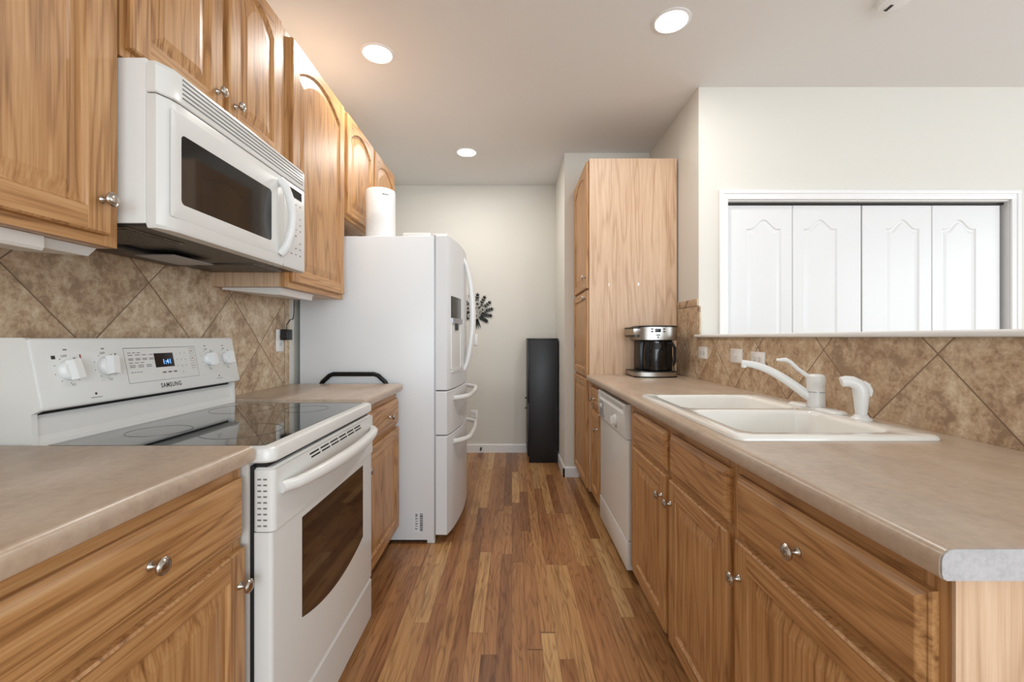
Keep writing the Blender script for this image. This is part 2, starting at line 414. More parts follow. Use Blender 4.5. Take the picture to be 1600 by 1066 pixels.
# baseboards
def skirt(name, poly):
    struct(poly.build(name))
prof = [(0, 0), (0.013, 0), (0.013, 0.075), (0.006, 0.086), (0, 0.086)]
skirt('baseboard_back', MB().prism([(YB-a, z) for a, z in prof], 0, XW, 0.442, 'trim'))
skirt('baseboard_alcove', MB().prism([(0.442-a, z) for a, z in prof], 1, 3.677, YB, 'trim').prism([(3.69-a, z) for a, z in prof], 0, 0.429, 0.56, 'trim'))
# closet casing, ledge on the half wall
b = MB()
for x0, x1 in ((1.281, 1.334), (3.086, 3.14)):
    b.box(x0, x1, YC-0.016, YC, 0, 2.082, 'trim', 0.004); b.box(x0+(0.0 if x0 < 2 else 0.03), x0+(0.022 if x0 < 2 else 0.054), YC-0.021, YC-0.01, 0, 2.082, 'trim', 0.003)
b.box(1.2805, 3.1405, YC-0.0163, YC, 2.026, 2.0824, 'trim', 0.004); b.box(1.2803, 3.1407, YC-0.0214, YC-0.01, 2.0602, 2.0823, 'trim', 0.003)
b.box(1.334, 1.338, YC, YC+0.12, 0, 2.022, 'trim'); b.box(3.086, 3.09, YC, YC+0.12, 0, 2.022, 'trim'); b.box(1.334, 3.09, YC, YC+0.12, 2.018, 2.022, 'trim')
struct(b.build('trim_1'))
b = MB(); b.box(1.128, XR+0.16, 0.50, YC-0.001, 1.172, 1.190, 'trim', 0.006, 3)
struct(b.build('trim_2'))
# closet bifold doors, each pair with two leaves
def leaf(parent, x0, x1, y, sl, sr, name='leaf'):
    b = MB(); W = x1-x0; hh = 1.985; t = 0.030; y0 = y+t
    fr = frC(y0)
    def P(u, v, w_): return fr(x0+u, 0.015+v, w_)
    R = lambda d, w_: [P(a, c, w_) for a, c in ((d, d), (W-d, d), (W-d, hh-d), (d, hh-d))]
    b.loops([R(0, 0), R(0, t-0.003)], 'closet', True, False)
    b.loops([R(0, t-0.003), R(0.003, t)], 'closet', False, False)
    # face with moulded arched panels: upper from 0.96 to top arch, lower one plain
    K = 20; cx = (sl+W-sr)/2; hw = (W-sl-sr)/2; TOP = 1.896; AR = 0.058
    def shp(d, lo, hi, arch):
        pts = [(sl+d, lo+d), (W-sr-d, lo+d)]
        for i in range(K+1):
            s = 1-2*i/K
            a = arch*(0.5+0.5*math.cos(PI*min(1, abs(s)/0.80))) if arch else 0
            pts.append((cx+s*(hw-d), hi-arch+a-d))
        return pts
    lv = [(0, t), (0.007, t-0.006), (0.014, t-0.007), (0.030, t-0.001), (0.033, t-0.001)]
    for lo, hi, arch in ((0.16, 0.80, 0), (0.93, TOP, AR)):
        b.loops([[P(*q, w_) for q in shp(d, lo, hi, arch)] for d, w_ in lv], 'closet', False, True)
    c = 0.003
    b.face([P(c, c, t), P(sl, c, t), P(sl, hh-c, t), P(c, hh-c, t)], 'closet'); b.face([P(W-sr, c, t), P(W-c, c, t), P(W-c, hh-c, t), P(W-sr, hh-c, t)], 'closet')
    b.face([P(sl, c, t), P(W-sr, c, t), P(W-sr, 0.16, t), P(sl, 0.16, t)], 'closet'); b.face([P(sl, 0.80, t), P(W-sr, 0.80, t), P(W-sr, 0.93, t), P(sl, 0.93, t)], 'closet')
    tp = shp(0, 0.93, TOP, AR)[2:]
    for p, q in zip(tp[:-1], tp[1:]): b.face([P(*p, t), P(*q, t), P(q[0], hh-c, t), P(p[0], hh-c, t)], 'closet')
    b.build(name, parent)
for i, (xa, xm, xb) in enumerate(((1.340, 1.757, 2.186), (2.194, 2.630, 3.056))):
    e = bpy.data.objects.new('door_%d' % (i+1), None); COL.objects.link(e); e.location = ((xa+xb)/2, YC+0.03, 0); e['_w'] = tuple(e.location); e['kind'] = 'structure'
    leaf(e, xa, xm-0.0015, YC+0.025, 0.126-0.0*i if i == 0 else 0.145, 0.070 if i == 0 else 0.078); leaf(e, xm+0.0015, xb, YC+0.025, 0.066 if i == 0 else 0.060, 0.150)
b = MB(); b.box(1.338, 3.086, YC+0.03, YC+0.055, 2.006, 2.018, 'charcoal'); struct(b.build('trim_3'))

# backsplashes (thin stone tile fields fixed to the walls)
b = MB(); b.box(XW, XW+0.008, 0.10, 1.042, 0.914, 1.380, 'tile_left'); b.box(XW, XW+0.008, 1.042, 1.7995, 0.914, 1.438, 'tile_left'); b.box(XW, XW+0.008, 1.7995, 2.375, 0.914, 1.380, 'tile_left'); b.box(XW, XW+0.008, 2.378, 2.425, 0.914, 1.381, 'tile_plain')
for k in range(3): b.box(XW, XW+0.0082, 2.375, 2.378, 0.914, 1.381, 'toe')
bl = b.build('backsplash')
tag(bl, 'beige stone tile backsplash set on the diagonal behind the range', 'backsplash', 'stone tile backsplashes')
b = MB(); b.box(XR-0.008, XR, 0.535, YC-0.03, 0.914, 1.1715, 'tile_right'); b.box(XR-0.008, XR, YC-0.03, 3.06, 0.914, 1.366, 'tile_right')
b.box(XR-0.009, XR, YC+0.002, YC+0.045, 1.172, 1.363, 'tile_plain')
for y in (YC+0.002, YC+0.155, YC+0.308): b.box(XR-0.009, XR, y, min(y+0.15, 3.06), 1.369, 1.414, 'tile_plain', 0.001)
br = b.build('backsplash')
tag(br, 'beige stone tile backsplash set on the diagonal behind the sink', 'backsplash', 'stone tile backsplashes')

# ============================================================ cabinets
SIDE = {'L': (frL, 1), 'R': (frR, -1)}
def base_cabinet(side, y0, y1, fronts, label, end_near=False, end_far=False, top=0.876):
    """fronts: list of (kind, ya, yb, za, zb, (knob_y, knob_z) or None)"""
    s = 1 if side == 'L' else -1
    xf = -0.645 if side == 'L' else 0.562      # face-frame front
    xw = XW+0.002 if side == 'L' else XR-0.010
    r = thing('base_cabinet', ((xf+xw)/2, (y0+y1)/2, 0), label, 'cabinet', 'oak base cabinets along both runs')
    b = MB(); xi = xf-s*0.019
    b.box(xw, xi, y0, y0+0.016, 0.10, top, 'veneer'); b.box(xw, xi, y1-0.016, y1, 0.10, top, 'veneer'); b.box(xw, xi, y0+0.016, y1-0.016, 0.10, 0.116, 'veneer'); b.box(xw, xw+s*0.006, y0+0.016, y1-0.016, 0.116, top, 'veneer')
    b.build('carcass', r)
    b = MB(); b.box(xw, xf-s*0.075, y0+0.001, y1-0.001, 0, 0.10, 'toe'); b.build('toe_kick', r)
    b = MB(); fx0, fx1 = xf-s*0.019, xf
    b.box(fx0, fx1, y0, y0+0.04, 0.10, top, 'oak_z'); b.box(fx0, fx1, y1-0.04, y1, 0.10, top, 'oak_z')
    b.box(fx0, fx1, y0+0.04, y1-0.04, 0.10, 0.14, 'oak_y'); b.box(fx0, fx1, y0+0.04, y1-0.04, 0.665, 0.705, 'oak_y'); b.box(fx0, fx1, y0+0.04, y1-0.04, 0.835, top, 'oak_y')
    ys = sorted({(a[1]+0.0) for a in fronts if a[0] == 'door'})
    if len(ys) > 1: b.box(fx0, fx1-s*0.0006, ys[1]-0.05, ys[1]+0.02, 0.14, 0.835, 'oak_z')
    b.build('face_frame', r)
    if end_near:
        b = MB(); b.box(xw, xf-s*0.001, y0-0.006, y0-0.0005, 0.0, top, 'veneer'); e = b.build('end_panel', r); e['label'] = 'pale oak veneer end panel'
    fr = SIDE[side][0](xf)
    for kind, ya, yb, za, zb, kn in fronts:
        b = MB()
        if kind == 'door': panel_door(b, fr, ya, za, yb-ya, zb-za, rail=0.054); nm = 'door'
        else: drawer_front(b, fr, ya, za, yb-ya, zb-za); nm = 'drawer'
        d = b.build(nm, r, flat=True)
        if kn: knob(d, (xf+s*0.0190, kn[0], kn[1]), (s, 0, 0))
    return r
base_cabinet('L', 0.455, 1.040, [('drawer', 0.485, 1.032, 0.704, 0.842, (0.758, 0.775)), ('door', 0.485, 1.032, 0.125, 0.679, (1.006, 0.600))],
             'oak base cabinet under the left counter nearest the camera, beside the range')
base_cabinet('L', 1.822, 2.436, [('drawer', 1.850, 2.430, 0.697, 0.836, (2.235, 0.765)), ('door', 1.850, 2.430, 0.125, 0.678, (1.882, 0.595))],
             'oak base cabinet between the white range and the refrigerator')
base_cabinet('R', 0.562, 1.098, [('drawer', 0.577, 1.072, 0.694, 0.836, (0.831, 0.764)), ('door', 0.577, 1.072, 0.118, 0.679, (1.047, 0.595))],
             'oak base cabinet at the near end of the sink counter with pale end panel', end_near=True)
base_cabinet('R', 1.099, 2.070, [('drawer', 1.112, 1.522, 0.697, 0.838, None), ('drawer', 1.561, 1.978, 0.697, 0.838, None),
                                ('door', 1.112, 1.522, 0.118, 0.679, (1.498, 0.603)), ('door', 1.561, 1.978, 0.118, 0.679, (1.588, 0.600))],
             'oak sink base cabinet with two false drawers and two doors')
base_cabinet('R', 2.735, 3.046, [('drawer', 2.752, 3.030, 0.697, 0.838, (2.905, 0.763)), ('door', 2.752, 3.030, 0.118, 0.679, (2.785, 0.585))],
             'narrow oak base cabinet between the dishwasher and the tall pantry')

def upper_cabinet(y0, y1, z0, z1, doors, label, depth=0.305):
    xf = -0.935
    r = thing('wall_cabinet', ((xf+XW)/2, (y0+y1)/2, z0), label, 'cabinet', 'oak wall cabinets above the left run')
    b = MB(); b.box(XW+0.002, xf-0.019, y0, y1, z0, z1, 'veneer'); b.build('carcass', r)
    b = MB(); b.box(xf-0.019, xf, y0, y0+0.038, z0, z1, 'oak_z'); b.box(xf-0.019, xf, y1-0.038, y1, z0, z1, 'oak_z')
    b.box(xf-0.019, xf, y0+0.038, y1-0.038, z0, z0+0.038, 'oak_y'); b.box(xf-0.019, xf, y0+0.038, y1-0.038, z1-0.038, z1, 'oak_y')
    if len(doors) > 1: b.box(xf-0.019, xf, doors[0][1]-0.02, doors[1][0]+0.02, z0+0.038, z1-0.038, 'oak_z')
    b.build('face_frame', r)
    for ya, yb, za, zb, arch, kn in doors:
        b = MB(); panel_door(b, frL(xf), ya, za, yb-ya, zb-za, arch=arch, rail=0.052, topr=0.046)
        d = b.build('door', r, flat=True)
        if kn: knob(d, (xf+0.019, kn[0], kn[1]), (1, 0, 0))
    return r
upper_cabinet(0.50, 1.038, 1.381, 2.440, [(0.535, 1.004, 1.404, 2.430, 0.06, (0.980, 1.479))], 'oak wall cabinet nearest the camera, left of the microwave')
upper_cabinet(1.044, 1.798, 1.845, 2.440, [(1.056, 1.391, 1.868, 2.430, 0.06, (1.362, 1.935)), (1.424, 1.745, 1.868, 2.430, 0.06, (1.452, 1.935))], 'oak wall cabinet with two doors directly above the white microwave')
upper_cabinet(1.801, 2.420, 1.381, 2.440, [(1.836, 2.396, 1.406, 2.430, 0.075, None)], 'tall oak wall cabinet right of the microwave, beside the refrigerator')
upper_cabinet(2.422, 3.448, 1.842, 2.440, [(2.450, 2.905, 1.866, 2.430, 0.065, None), (2.945, 3.423, 1.866, 2.430, 0.065, None)], 'oak wall cabinet with two doors above the refrigerator')

# pantry
def pantry():
    y0, y1, xf, zt = 3.050, 3.680, 0.538, 2.418
    r = thing('pantry_cabinet', ((xf+XR)/2, (y0+y1)/2, 0), 'tall pale oak pantry cabinet standing at the far end of the sink counter', 'cabinet')
    b = MB(); b.box(xf+0.02, XR-0.014, y0+0.006, y1, 0.10, zt-0.002, 'oak_z'); b.build('carcass', r)
    b = MB(); b.box(xf+0.0005, XR-0.012, y0, y0+0.006, 0.10, zt, 'veneer'); e = b.build('side_panel', r); e['label'] = 'pale oak veneer side panel'
    g = MB()
    for x, z, ww in ((0.672, 1.530, 0.005), (0.874, 1.533, 0.011)):
        g = MB(); g.box(x, x+ww, y0-0.0006, y0, z, z+0.020, 'paper'); g.build('scuff_mark', e)
    b = MB(); b.box(xf+0.075, XR-0.014, y0+0.001, y1-0.001, 0, 0.10, 'toe'); b.build('toe_kick', r)
    b = MB(); b.box(xf, xf+0.019, y0+0.0062, y0+0.03, 0.10, zt, 'oak_z'); b.box(xf, xf+0.019, y1-0.03, y1, 0.10, zt, 'oak_z')
    for z in ((0.10, 0.13), (0.87, 0.92), (1.49, 1.53), (zt-0.04, zt)): b.box(xf, xf+0.019, y0+0.03, y1-0.03, z[0], z[1], 'oak_y')
    b.build('face_frame', r)
    fr = frR(xf)
    for za, zb, arch, kz in ((0.115, 0.878, 0, None), (0.898, 1.500, 0, 1.452), (1.518, zt-0.014, 0.06, 1.598)):
        b = MB(); panel_door(b, fr, y0+0.018, za, y1-y0-0.03, zb-za, arch=arch, topr=0.05); d = b.build('door', r, flat=True)
        if kz: knob(d, (xf-0.019, y0+0.048, kz), (-1, 0, 0))
pantry()

# ============================================================ worktops
def nose(xe, xb, s):
    """profile (x, z) of a laminate worktop whose rolled edge is at xe; s=+1 edge faces +x"""
    return [(xb, 0.914), (xe-s*0.016, 0.9142), (xe-s*0.010, 0.9128), (xe-s*0.004, 0.9088), (xe-s*0.001, 0.904), (xe, 0.898), (xe, 0.884), (xe-s*0.002, 0.8785), (xe-s*0.006, 0.876), (xe-s*0.02, 0.876), (xb, 0.876)]
def worktop(name, segs, label, loc):
    b = MB()
    for xe, xb, s, ya, yb, edge in segs:
        if edge: b.prism(nose(xe, xb, s), 1, ya, yb, 'laminate')
        else: b.box(xe, xb, ya, yb, 0.876, 0.914, 'laminate')
    o = b.build(name, loc=loc); return tag(o, label, 'countertop', 'beige laminate countertops')
worktop('countertop', [(-0.610, XW+0.009, 1, 0.10, 1.040, True)], 'beige laminate countertop nearest the camera on the left, beside the range', (-0.9, 0.57, 0.876))
worktop('countertop', [(-0.610, XW+0.009, 1, 1.822, 2.440, True)], 'short beige laminate countertop between range and refrigerator', (-0.9, 2.1, 0.876))
SX0, SX1, SY0, SY1 = 0.556, 1.078, 1.085, 1.905
worktop('countertop', [(0.518, XR-0.009, -1, 0.532, SY0+0.03, True), (0.518, XR-0.009, -1, SY1-0.03, 3.049, True), (0.518, SX0+0.025, -1, SY0+0.03, SY1-0.03, True), (SX1-0.05, XR-0.009, -1, SY0+0.03, SY1-0.03, False)],
        'long beige laminate countertop holding the white sink', (0.83, 1.8, 0.876))
o = MB().prism([(x, z) for x, z in nose(0.5195, XR-0.009, -1)], 1, 0.5295, 0.5318, 'cap').build('end_cap', loc=(0.83, 0.53, 0.876))
par = [q for q in bpy.data.objects if q.get('label', '').startswith('long beige')][0]
o.parent = par; o.location = o.location-par.location; o['label'] = 'pale speckled end cap strip'

# ============================================================ range
def cooker():
    Y0, Y1 = 1.052, 1.812
    r = thing('range', (-0.9, 1.432, 0), 'white freestanding electric range with black glass cooktop', 'stove')
    b = MB(); b.box(XW+0.03, -0.632, Y0, Y1, 0.03, 0.868, 'lampcover'); b.build('body', r)
    for y in (Y0+0.05, Y1-0.05):
        for x in (-1.15, -0.68): MB().lathe([(0.016, 0), (0.016, 0.03)], (x, y, 0), (0, 0, 1), 'black', 12).build('foot', r)
    # cooktop frame: rounded white slab, edges rolled
    b = MB(); ZT = 0.905
    o_ = [rrect(-1.155, -0.574-d, Y0+d, Y1-d, 0.028-d*0.5, 6) for d in (0.004, 0, 0.0, 0.003, 0.010)]
    zs = [0.868, 0.873, 0.893, 0.901, ZT]
    b.loops([[Vector((x, y, z)) for x, y in lp] for lp, z in zip(o_, zs)], 'appliance')
    b.build('cooktop_frame', r)
    b = MB(); b.loops([[Vector((x, y, z)) for x, y in rrect(-1.146, -0.606, Y0+0.024, Y1-0.024, 0.012, 4)] for z in (0.9, ZT+0.0012)], 'glass_top')
    g = b.build('cooktop_glass', r)
    for cx, cy, rad in ((-0.765, 1.245, 0.105), (-0.765, 1.625, 0.08), (-1.0, 1.245, 0.078), (-1.0, 1.625, 0.105)):
        q = MB(); q.lathe([(rad, 0), (rad, 0.0004), (rad-0.003, 0.0004), (rad-0.003, 0)], (cx, cy, ZT+0.0012), (0, 0, 1), 'ring', 48, False); q.build('burner_ring', g)
    # backguard: curved riser and side cheeks
    b = MB()
    for y0, y1 in ((Y0-0.004, Y0+0.010), (Y1-0.010, Y1+0.004)):
        b.prism([(XW+0.012, 0.895), (-1.145, 0.895), (-1.150, 0.985), (-1.128, 0.995), (-1.162, 1.166), (-1.168, 1.170), (XW+0.012, 1.170)], 1, y0, y1, 'appliance')
    b.box(XW+0.012, -1.200, Y0+0.005, Y1-0.005, 0.895, 1.169, 'appliance')
    b.prism([(-1.21, 0.905), (-1.140, 0.905), (-1.149, 0.915), (-1.153, 0.93), (-1.156, 0.972), (-1.162, 0.980), (-1.21, 0.980)], 1, Y0+0.010, Y1-0.010, 'appliance')
    b.box(-1.205, -1.165, Y0+0.012, Y1-0.012, 0.978, 1.0, 'gap')
    b.build('backguard', r)
    P0 = Vector((-1.126, 0, 0.994)); P1 = Vector((-1.160, 0, 1.166)); up = (P1-P0).normalized(); nrm = Vector((up.z, 0, -up.x)); Lp = (P1-P0).length
    def fr(u, v, w_): q = P0+up*v+nrm*w_; return Vector((q.x, Y0+u, q.z))
    b = MB(); W = Y1-Y0
    def R(d, w_): return [fr(a, c, w_) for a, c in rrect(d-0.002, W-d+0.002, d, Lp+0.003-d, 0.008, 4)]
    b.loops([R(0.0, -0.035), R(0.0, -0.002), R(0.001, 0.0006), R(0.004, 0.002)], 'offwhite')
    cp = b.build('control_panel', r)
    fw = 0.0024
    for i, (y, v) in enumerate(((1.130, 0.094), (1.236, 0.098), (1.650, 0.098), (1.750, 0.098))):
        u = y-Y0; q = MB(); rad = 0.0265 if i < 2 else 0.024
        c0 = fr(u, v, fw)
        q.lathe([(rad, 0), (rad, 0.006), (rad-0.002, 0.011), (rad-0.006, 0.014)], c0, nrm, 'plastic', 28)
        # grip bar across the knob
        bar = [(-0.0115, 0.010), (0.0115, 0.010), (0.0095, 0.030), (-0.0095, 0.030)]
        lp = []
        for s in (-rad+0.001, rad-0.001):
            lp.append([c0+nrm*h+up*(a) + Vector((0, s, 0)) for a, h in bar])
        ang = [0.15, -0.1, 0.25, 0.0][i]
        ax = Matrix.Rotation(ang+PI/2, 4, nrm)
        lp = [[c0+ax@(p-c0) for p in l] for l in lp]
        q.loops(lp, 'plastic')
        q.build('knob', cp)
        d = MB()
        for k in range(9):
            a = math.radians(-60+k*37.5); d.lathe([(0.0012, 0), (0.0012, 0.0004)], fr(u-math.sin(a+PI/2)*0.036, v+math.cos(a+PI/2)*0.034, fw-0.0003), nrm, 'print', 8)
        text(d, 'OFF', 0.009, fr, 'print', u-0.006, v+0.034, wd=fw); text(d, 'HI', 0.008, fr, 'print', u+0.020, v+0.028, wd=fw)
        text(d, 'LO', 0.008, fr, 'print', u+0.006, v-0.041, wd=fw)
        if i < 2: d.prism([(0, 0)]*0 or [(0, 0), (1, 0), (1, 1)], 0, 0, 0, 'print') if False else None
        d.build('knob_print', cp)
    d = MB()
    def pat(u0, u1, v0, v1, m, w_=fw): d.face([fr(u0, v0, w_), fr(u1, v0, w_), fr(u1, v1, w_), fr(u0, v1, w_)], m)
    # control window outline
    a0, a1, v0, v1 = 0.245, 0.535, 0.040, 0.146
    for q in ((a0, a1, v1, v1+0.0016), (a0, a1, v0, v0+0.001), (a0, a0+0.001, v0, v1), (a1, a1+0.001, v0, v1)): pat(*q, 'grey_line')
    for row, (vv, n, x0, x1) in enumerate(((0.131, 3, 0, 0.05), (0.124, 4, 0, 0.10), (0.113, 4, 0, 0.10), (0.109, 4, 0, 0.10), (0.100, 3, 0, 0.06), (0.092, 3, 0, 0.09), (0.087, 3, 0, 0.09), (0.071, 4, 0.002, 0.045))):
        for k in range(n):
            uu = a0+0.012+x0+(x1-x0)*k/n; pat(uu, uu+(x1-x0)/n*0.68, vv, vv+0.0022, 'grey_line')
    for k, (s_, cc) in enumerate((('1', 0), ('2', 1), ('3', 2), ('4', 3), ('5', 4), ('6', 5), ('7', 6), ('8', 7), ('9', 8), ('0', 10))):
        text(d, s_, 0.0085, fr, 'grey_line', 0.445+0.019*(cc % 3), 0.122-0.0215*(cc//3), wd=fw)
    for k in range(3): pat(0.375+k*0.023, 0.375+k*0.023+0.015, 0.062, 0.067, 'grey_line')
    for k in range(3):
        uu, vv = 0.508, 0.122-0.026*k
        for (p, q_, s_, t_) in ((uu, uu+0.018, vv, vv+0.0008), (uu, uu+0.018, vv+0.018, vv+0.0188), (uu, uu+0.0008, vv, vv+0.018), (uu+0.0175, uu+0.018, vv, vv+0.018)): pat(p, q_, s_, t_, 'grey_line')
        pat(uu+0.005, uu+0.013, vv+0.008, vv+0.0105, 'redprint' if k < 2 else 'grey_line')
    text(d, 'SAMSUNG', 0.0205, fr, 'print', 0.401, 0.0155, wd=fw, sx=0.86, bold=0.0004, space=1.12)
    for uu, vv, s_ in ((0.138, 0.022, 0.003), (0.640, 0.028, 0.0025)):
        pat(uu-s_, uu+s_, vv, vv+2*s_, 'print'); pat(uu-0.016, uu+0.016, vv-0.008, vv-0.0062, 'grey_line')
    pat(0.040, 0.050, 0.124, 0.133, 'print'); pat(0.112, 0.116, 0.122, 0.134, 'redprint'); pat(0.215, 0.219, 0.124, 0.133, 'print')
    for uu in (0.072, 0.176, 0.585, 0.685): pat(uu, uu+0.010, 0.146, 0.1495, 'grey_line')
    d.build('panel_print', cp)
    d = MB(); W2 = [fr(a, c, fw+0.0003) for a, c in ((0.352, 0.082), (0.430, 0.082), (0.430, 0.128), (0.352, 0.128))]; d.face(W2, 'display')
    text(d, '1:41', 0.022, fr, 'digits', 0.400, 0.092, wd=fw+0.0008, bold=0.0004); dd = d.build('clock_display', cp); dd['label'] = 'black display with blue digits'
    # oven door
    b = MB(); xd = -0.578
    b.loops([[Vector((x, y, z)) for x, y in rrect(-0.626, xd, Y0+0.004, Y1-0.004, 0.009, 3)] for z in (0.194, 0.700)], 'appliance')
    b.loops([[Vector((x, y, z)) for x, y in rrect(-0.626, xd+0.006, Y0+0.002, Y1-0.002, 0.014, 4)] for z in (0.703, 0.851, )], 'appliance')
    b.loops([[Vector((x, y, z)) for x, y in rrect(-0.626, xd-d_, Y0+0.004+d_, Y1-0.004-d_, 0.012, 4)] for d_, z in ((0, 0.851), (0.006, 0.856))], 'appliance')
    b.box(-0.62, -0.595, Y0+0.01, Y1-0.01, 0.854, 0.869, 'gap')
    b.box(-0.632, -0.620, Y0+0.006, Y1-0.006, 0.19, 0.86, 'gap')
    door = b.build('oven_door', r)
    # window with bowed lower edge
    pts = []; yl, yr, zt, zb, bow = 1.207, 1.698, 0.676, 0.400, 0.040
    pts += [(yr, zt), (yl, zt), (yl, zb)]
    for k in range(1, 16):
        s = k/16; pts.append((yl+(yr-yl)*s, zb-bow*4*s*(1-s)))
    pts.append((yr, zb))
    b = MB(); b.prism(pts, 0, xd-0.004, xd+0.0008, 'oven_glass'); wn = b.build('door_window', door); wn['label'] = 'dark tinted glass window'
    b = MB()
    for row in range(2):
        for k in range(6):
            y = 1.24+k*0.070+0.01*row; z = 0.838-row*0.011; b.box(xd+0.004, xd+0.0066, y, y+0.058, z, z+0.005, 'gap')
    b.build('vent_slot', door)
    b = MB()
    for row in range(2):
        for k in range(9): b.box(-0.612+row*0.014, -0.603+row*0.014, Y0+0.0015, Y0+0.003, 0.715+k*0.014, 0.719+k*0.014, 'grey_line')
    b.build('side_vent', door)
    b = MB(); pts = []; rr = []
    for k in range(21):
        s = k/20; y = 1.085+s*(1.782-1.085); out = 0.050*math.sin(PI*s)**0.5 if 0 < s < 1 else 0
        pts.append((xd+0.008+out, y, 0.800)); rr.append(0.015+0.004*math.sin(PI*s))
    b.tube(pts, rr, 'appliance', 14); b.build('door_handle', door)
    b = MB(); b.loops([[Vector((x, y, z)) for x, y in rrect(-0.626, xd-d_, Y0+0.004, Y1-0.004, 0.008, 3)] for d_, z in ((0.004, 0.022), (0, 0.028), (0, 0.176), (0.006, 0.184))], 'appliance')
    b.box(-0.632, -0.600, Y0+0.01, Y1-0.01, 0.03, 0.195, 'gap')
    b.build('storage_drawer', r)
cooker()

# ============================================================ microwave
def microwave():
    Y0, Y1, Z0, Z1 = 1.046, 1.797, 1.440, 1.840
    r = thing('microwave', (-1.04, 1.42, Z0), 'white over-the-range microwave mounted under the oak wall cabinet', 'microwave')
    b = MB(); b.box(XW+0.01, -0.874, Y0, Y1, Z0+0.004, Z1, 'appliance', 0.003); b.build('body', r)
    b = MB(); b.box(XW+0.012, -0.876, Y0+0.004, Y1-0.004, Z0-0.002, Z0+0.005, 'charcoal')
    b.box(XW+0.02, -1.12, Y0+0.10, Y1-0.22, Z0-0.014, Z0-0.001, 'charcoal', 0.003)
    b.build('underside', r)
    for y in (Y0+0.01, Y1-0.22):
        b = MB(); b.box(-1.12, -0.93, y, y+0.19, Z0-0.005, Z0-0.0018, 'steel'); b.box(-1.112, -0.938, y+0.008, y+0.182, Z0-0.0065, Z0-0.004, 'filter'); b.build('grease_filter', r)
    b = MB(); b.box(-1.16, -1.04, Y0+0.30, Y0+0.48, Z0-0.0165, Z0-0.0135, 'zinc'); b.build('lamp_lens', r)
    # curved front: plan profile bulging slightly, ends rounded
    def plan(d, bulge=0.0):
        pts = []; n = 20
        for k in range(n+1):
            s = k/n; y = Y0+d+(Y1-Y0-2*d)*s
            e = min(s, 1-s)*(Y1-Y0)
            x = -0.833-d
            if e < 0.03: x -= (1-math.sqrt(max(0, 1-(1-e/0.03)**2)))*0.018
            pts.append((x, y))
        return [(-0.8735, Y1-d)] + [(-0.8735, Y0+d)] + pts
    def slab(ya, yb, lv, m, inset=0.0):
        full = []
        for d, z in lv:
            pl = [(x, y) for x, y in plan(d)]
            q = [(-0.8735, yb-d), (-0.8735, ya+d)]
            fp = pl[2:]
            def xat(y):
                for (xa, a), (xb, c) in zip(fp[:-1], fp[1:]):
                    if a <= y <= c+1e-9: return xa+(xb-xa)*(y-a)/max(c-a, 1e-9)
                return fp[-1][0] if y > fp[-1][1] else fp[0][0]
            n = 20
            q += [(xat(ya+d+(yb-ya-2*d)*k/n)-inset, ya+d+(yb-ya-2*d)*k/n) for k in range(n+1)]
            full.append([Vector((x, y, z)) for x, y in q])
        b.loops(full, m)
    ZG = 1.757
    b = MB(); slab(Y0, Y1, ((0.002, ZG+0.002), (0, ZG+0.005), (0, Z1-0.016), (0.006, Z1-0.004), (0.014, Z1)), 'appliance'); gr = b.build('vent_grille', r)
    b = MB()
    for k in range(5):
        z = ZG+0.017+k*0.0115
        for j in range(24):
            y0 = Y0+0.062+j*0.0265; 
            xa = -0.8323; b.box(xa-0.003, xa, y0, y0+0.0268, z, z+0.0042, 'gap' if False else 'grey_line')
    b.build('louver', gr)
    YD = 1.600
    b = MB(); slab(Y0+0.001, YD-0.001, ((0.004, Z0-0.006), (0, Z0+0.002), (0, ZG-0.006), (0.003, ZG-0.001)), 'appliance'); dr = b.build('door', r)
    b = MB(); X = lambda y: -0.833
    # raised window surround, glass
    yl, yr, zb, zt = 1.104, 1.517, 1.507, 1.681
    def ring(y0, y1, z0, z1, rd, off): return [Vector((X(y)+off, y, z)) for y, z in rrect(y0, y1, z0, z1, rd, 5)]
    b.loops([ring(1.072, 1.560, 1.468, 1.735, 0.006, -0.002), ring(1.072, 1.560, 1.468, 1.735, 0.006, 0.0003), ring(1.0745, 1.5575, 1.4705, 1.7325, 0.006, 0.0012), ring(yl-0.001, yr+0.001, zb-0.001, zt+0.001, 0.012, 0.0012), ring(yl, yr, zb, zt, 0.011, -0.001)], 'offwhite', True, False)
    b.build('window_frame', dr)
    b = MB(); b.loops([ring(yl-0.002, yr+0.002, zb-0.002, zt+0.002, 0.012, 0.0004), ring(yl-0.002, yr+0.002, zb-0.002, zt+0.002, 0.012, 0.0009)], 'mw_glass'); q = b.build('door_glass', dr); q['label'] = 'dark glass'
    b = MB(); pts = []; rr = []
    for k in range(17):
        s = k/16; pts.append((X(1.575)+0.004+0.040*math.sin(PI*s)**0.7 if 0 < s < 1 else X(1.575)+0.002, 1.572+0.006*s, 1.735-s*0.262)); rr.append(0.014 if 0.1 < s < 0.9 else 0.015)
    b.tube(pts, rr, 'plastic', 12, 1.0); b.build('door_handle', dr)
    b = MB(); slab(YD+0.001, Y1-0.001, ((0.004, Z0-0.006), (0, Z0+0.002), (0, ZG-0.006), (0.003, ZG-0.001)), 'offwhite'); cp = b.build('control_panel', r)
    b = MB(); fr = lambda u, v, w_: Vector((X(u)+w_+0.0008, u, v))
    b.face([fr(1.640, 1.706, 0), fr(1.735, 1.706, 0), fr(1.735, 1.738, 0), fr(1.640, 1.738, 0)], 'display'); b.build('display', cp)
    b = MB()
    for k in range(9):
        for j in range(3):
            if (k+j) % 4 == 3: continue
            y = 1.650+j*0.034; z = 1.680-k*0.024; b.face([fr(y, z, 0), fr(y+0.010, z, 0), fr(y+0.010, z+0.004, 0), fr(y, z+0.004, 0)], 'grey_line')
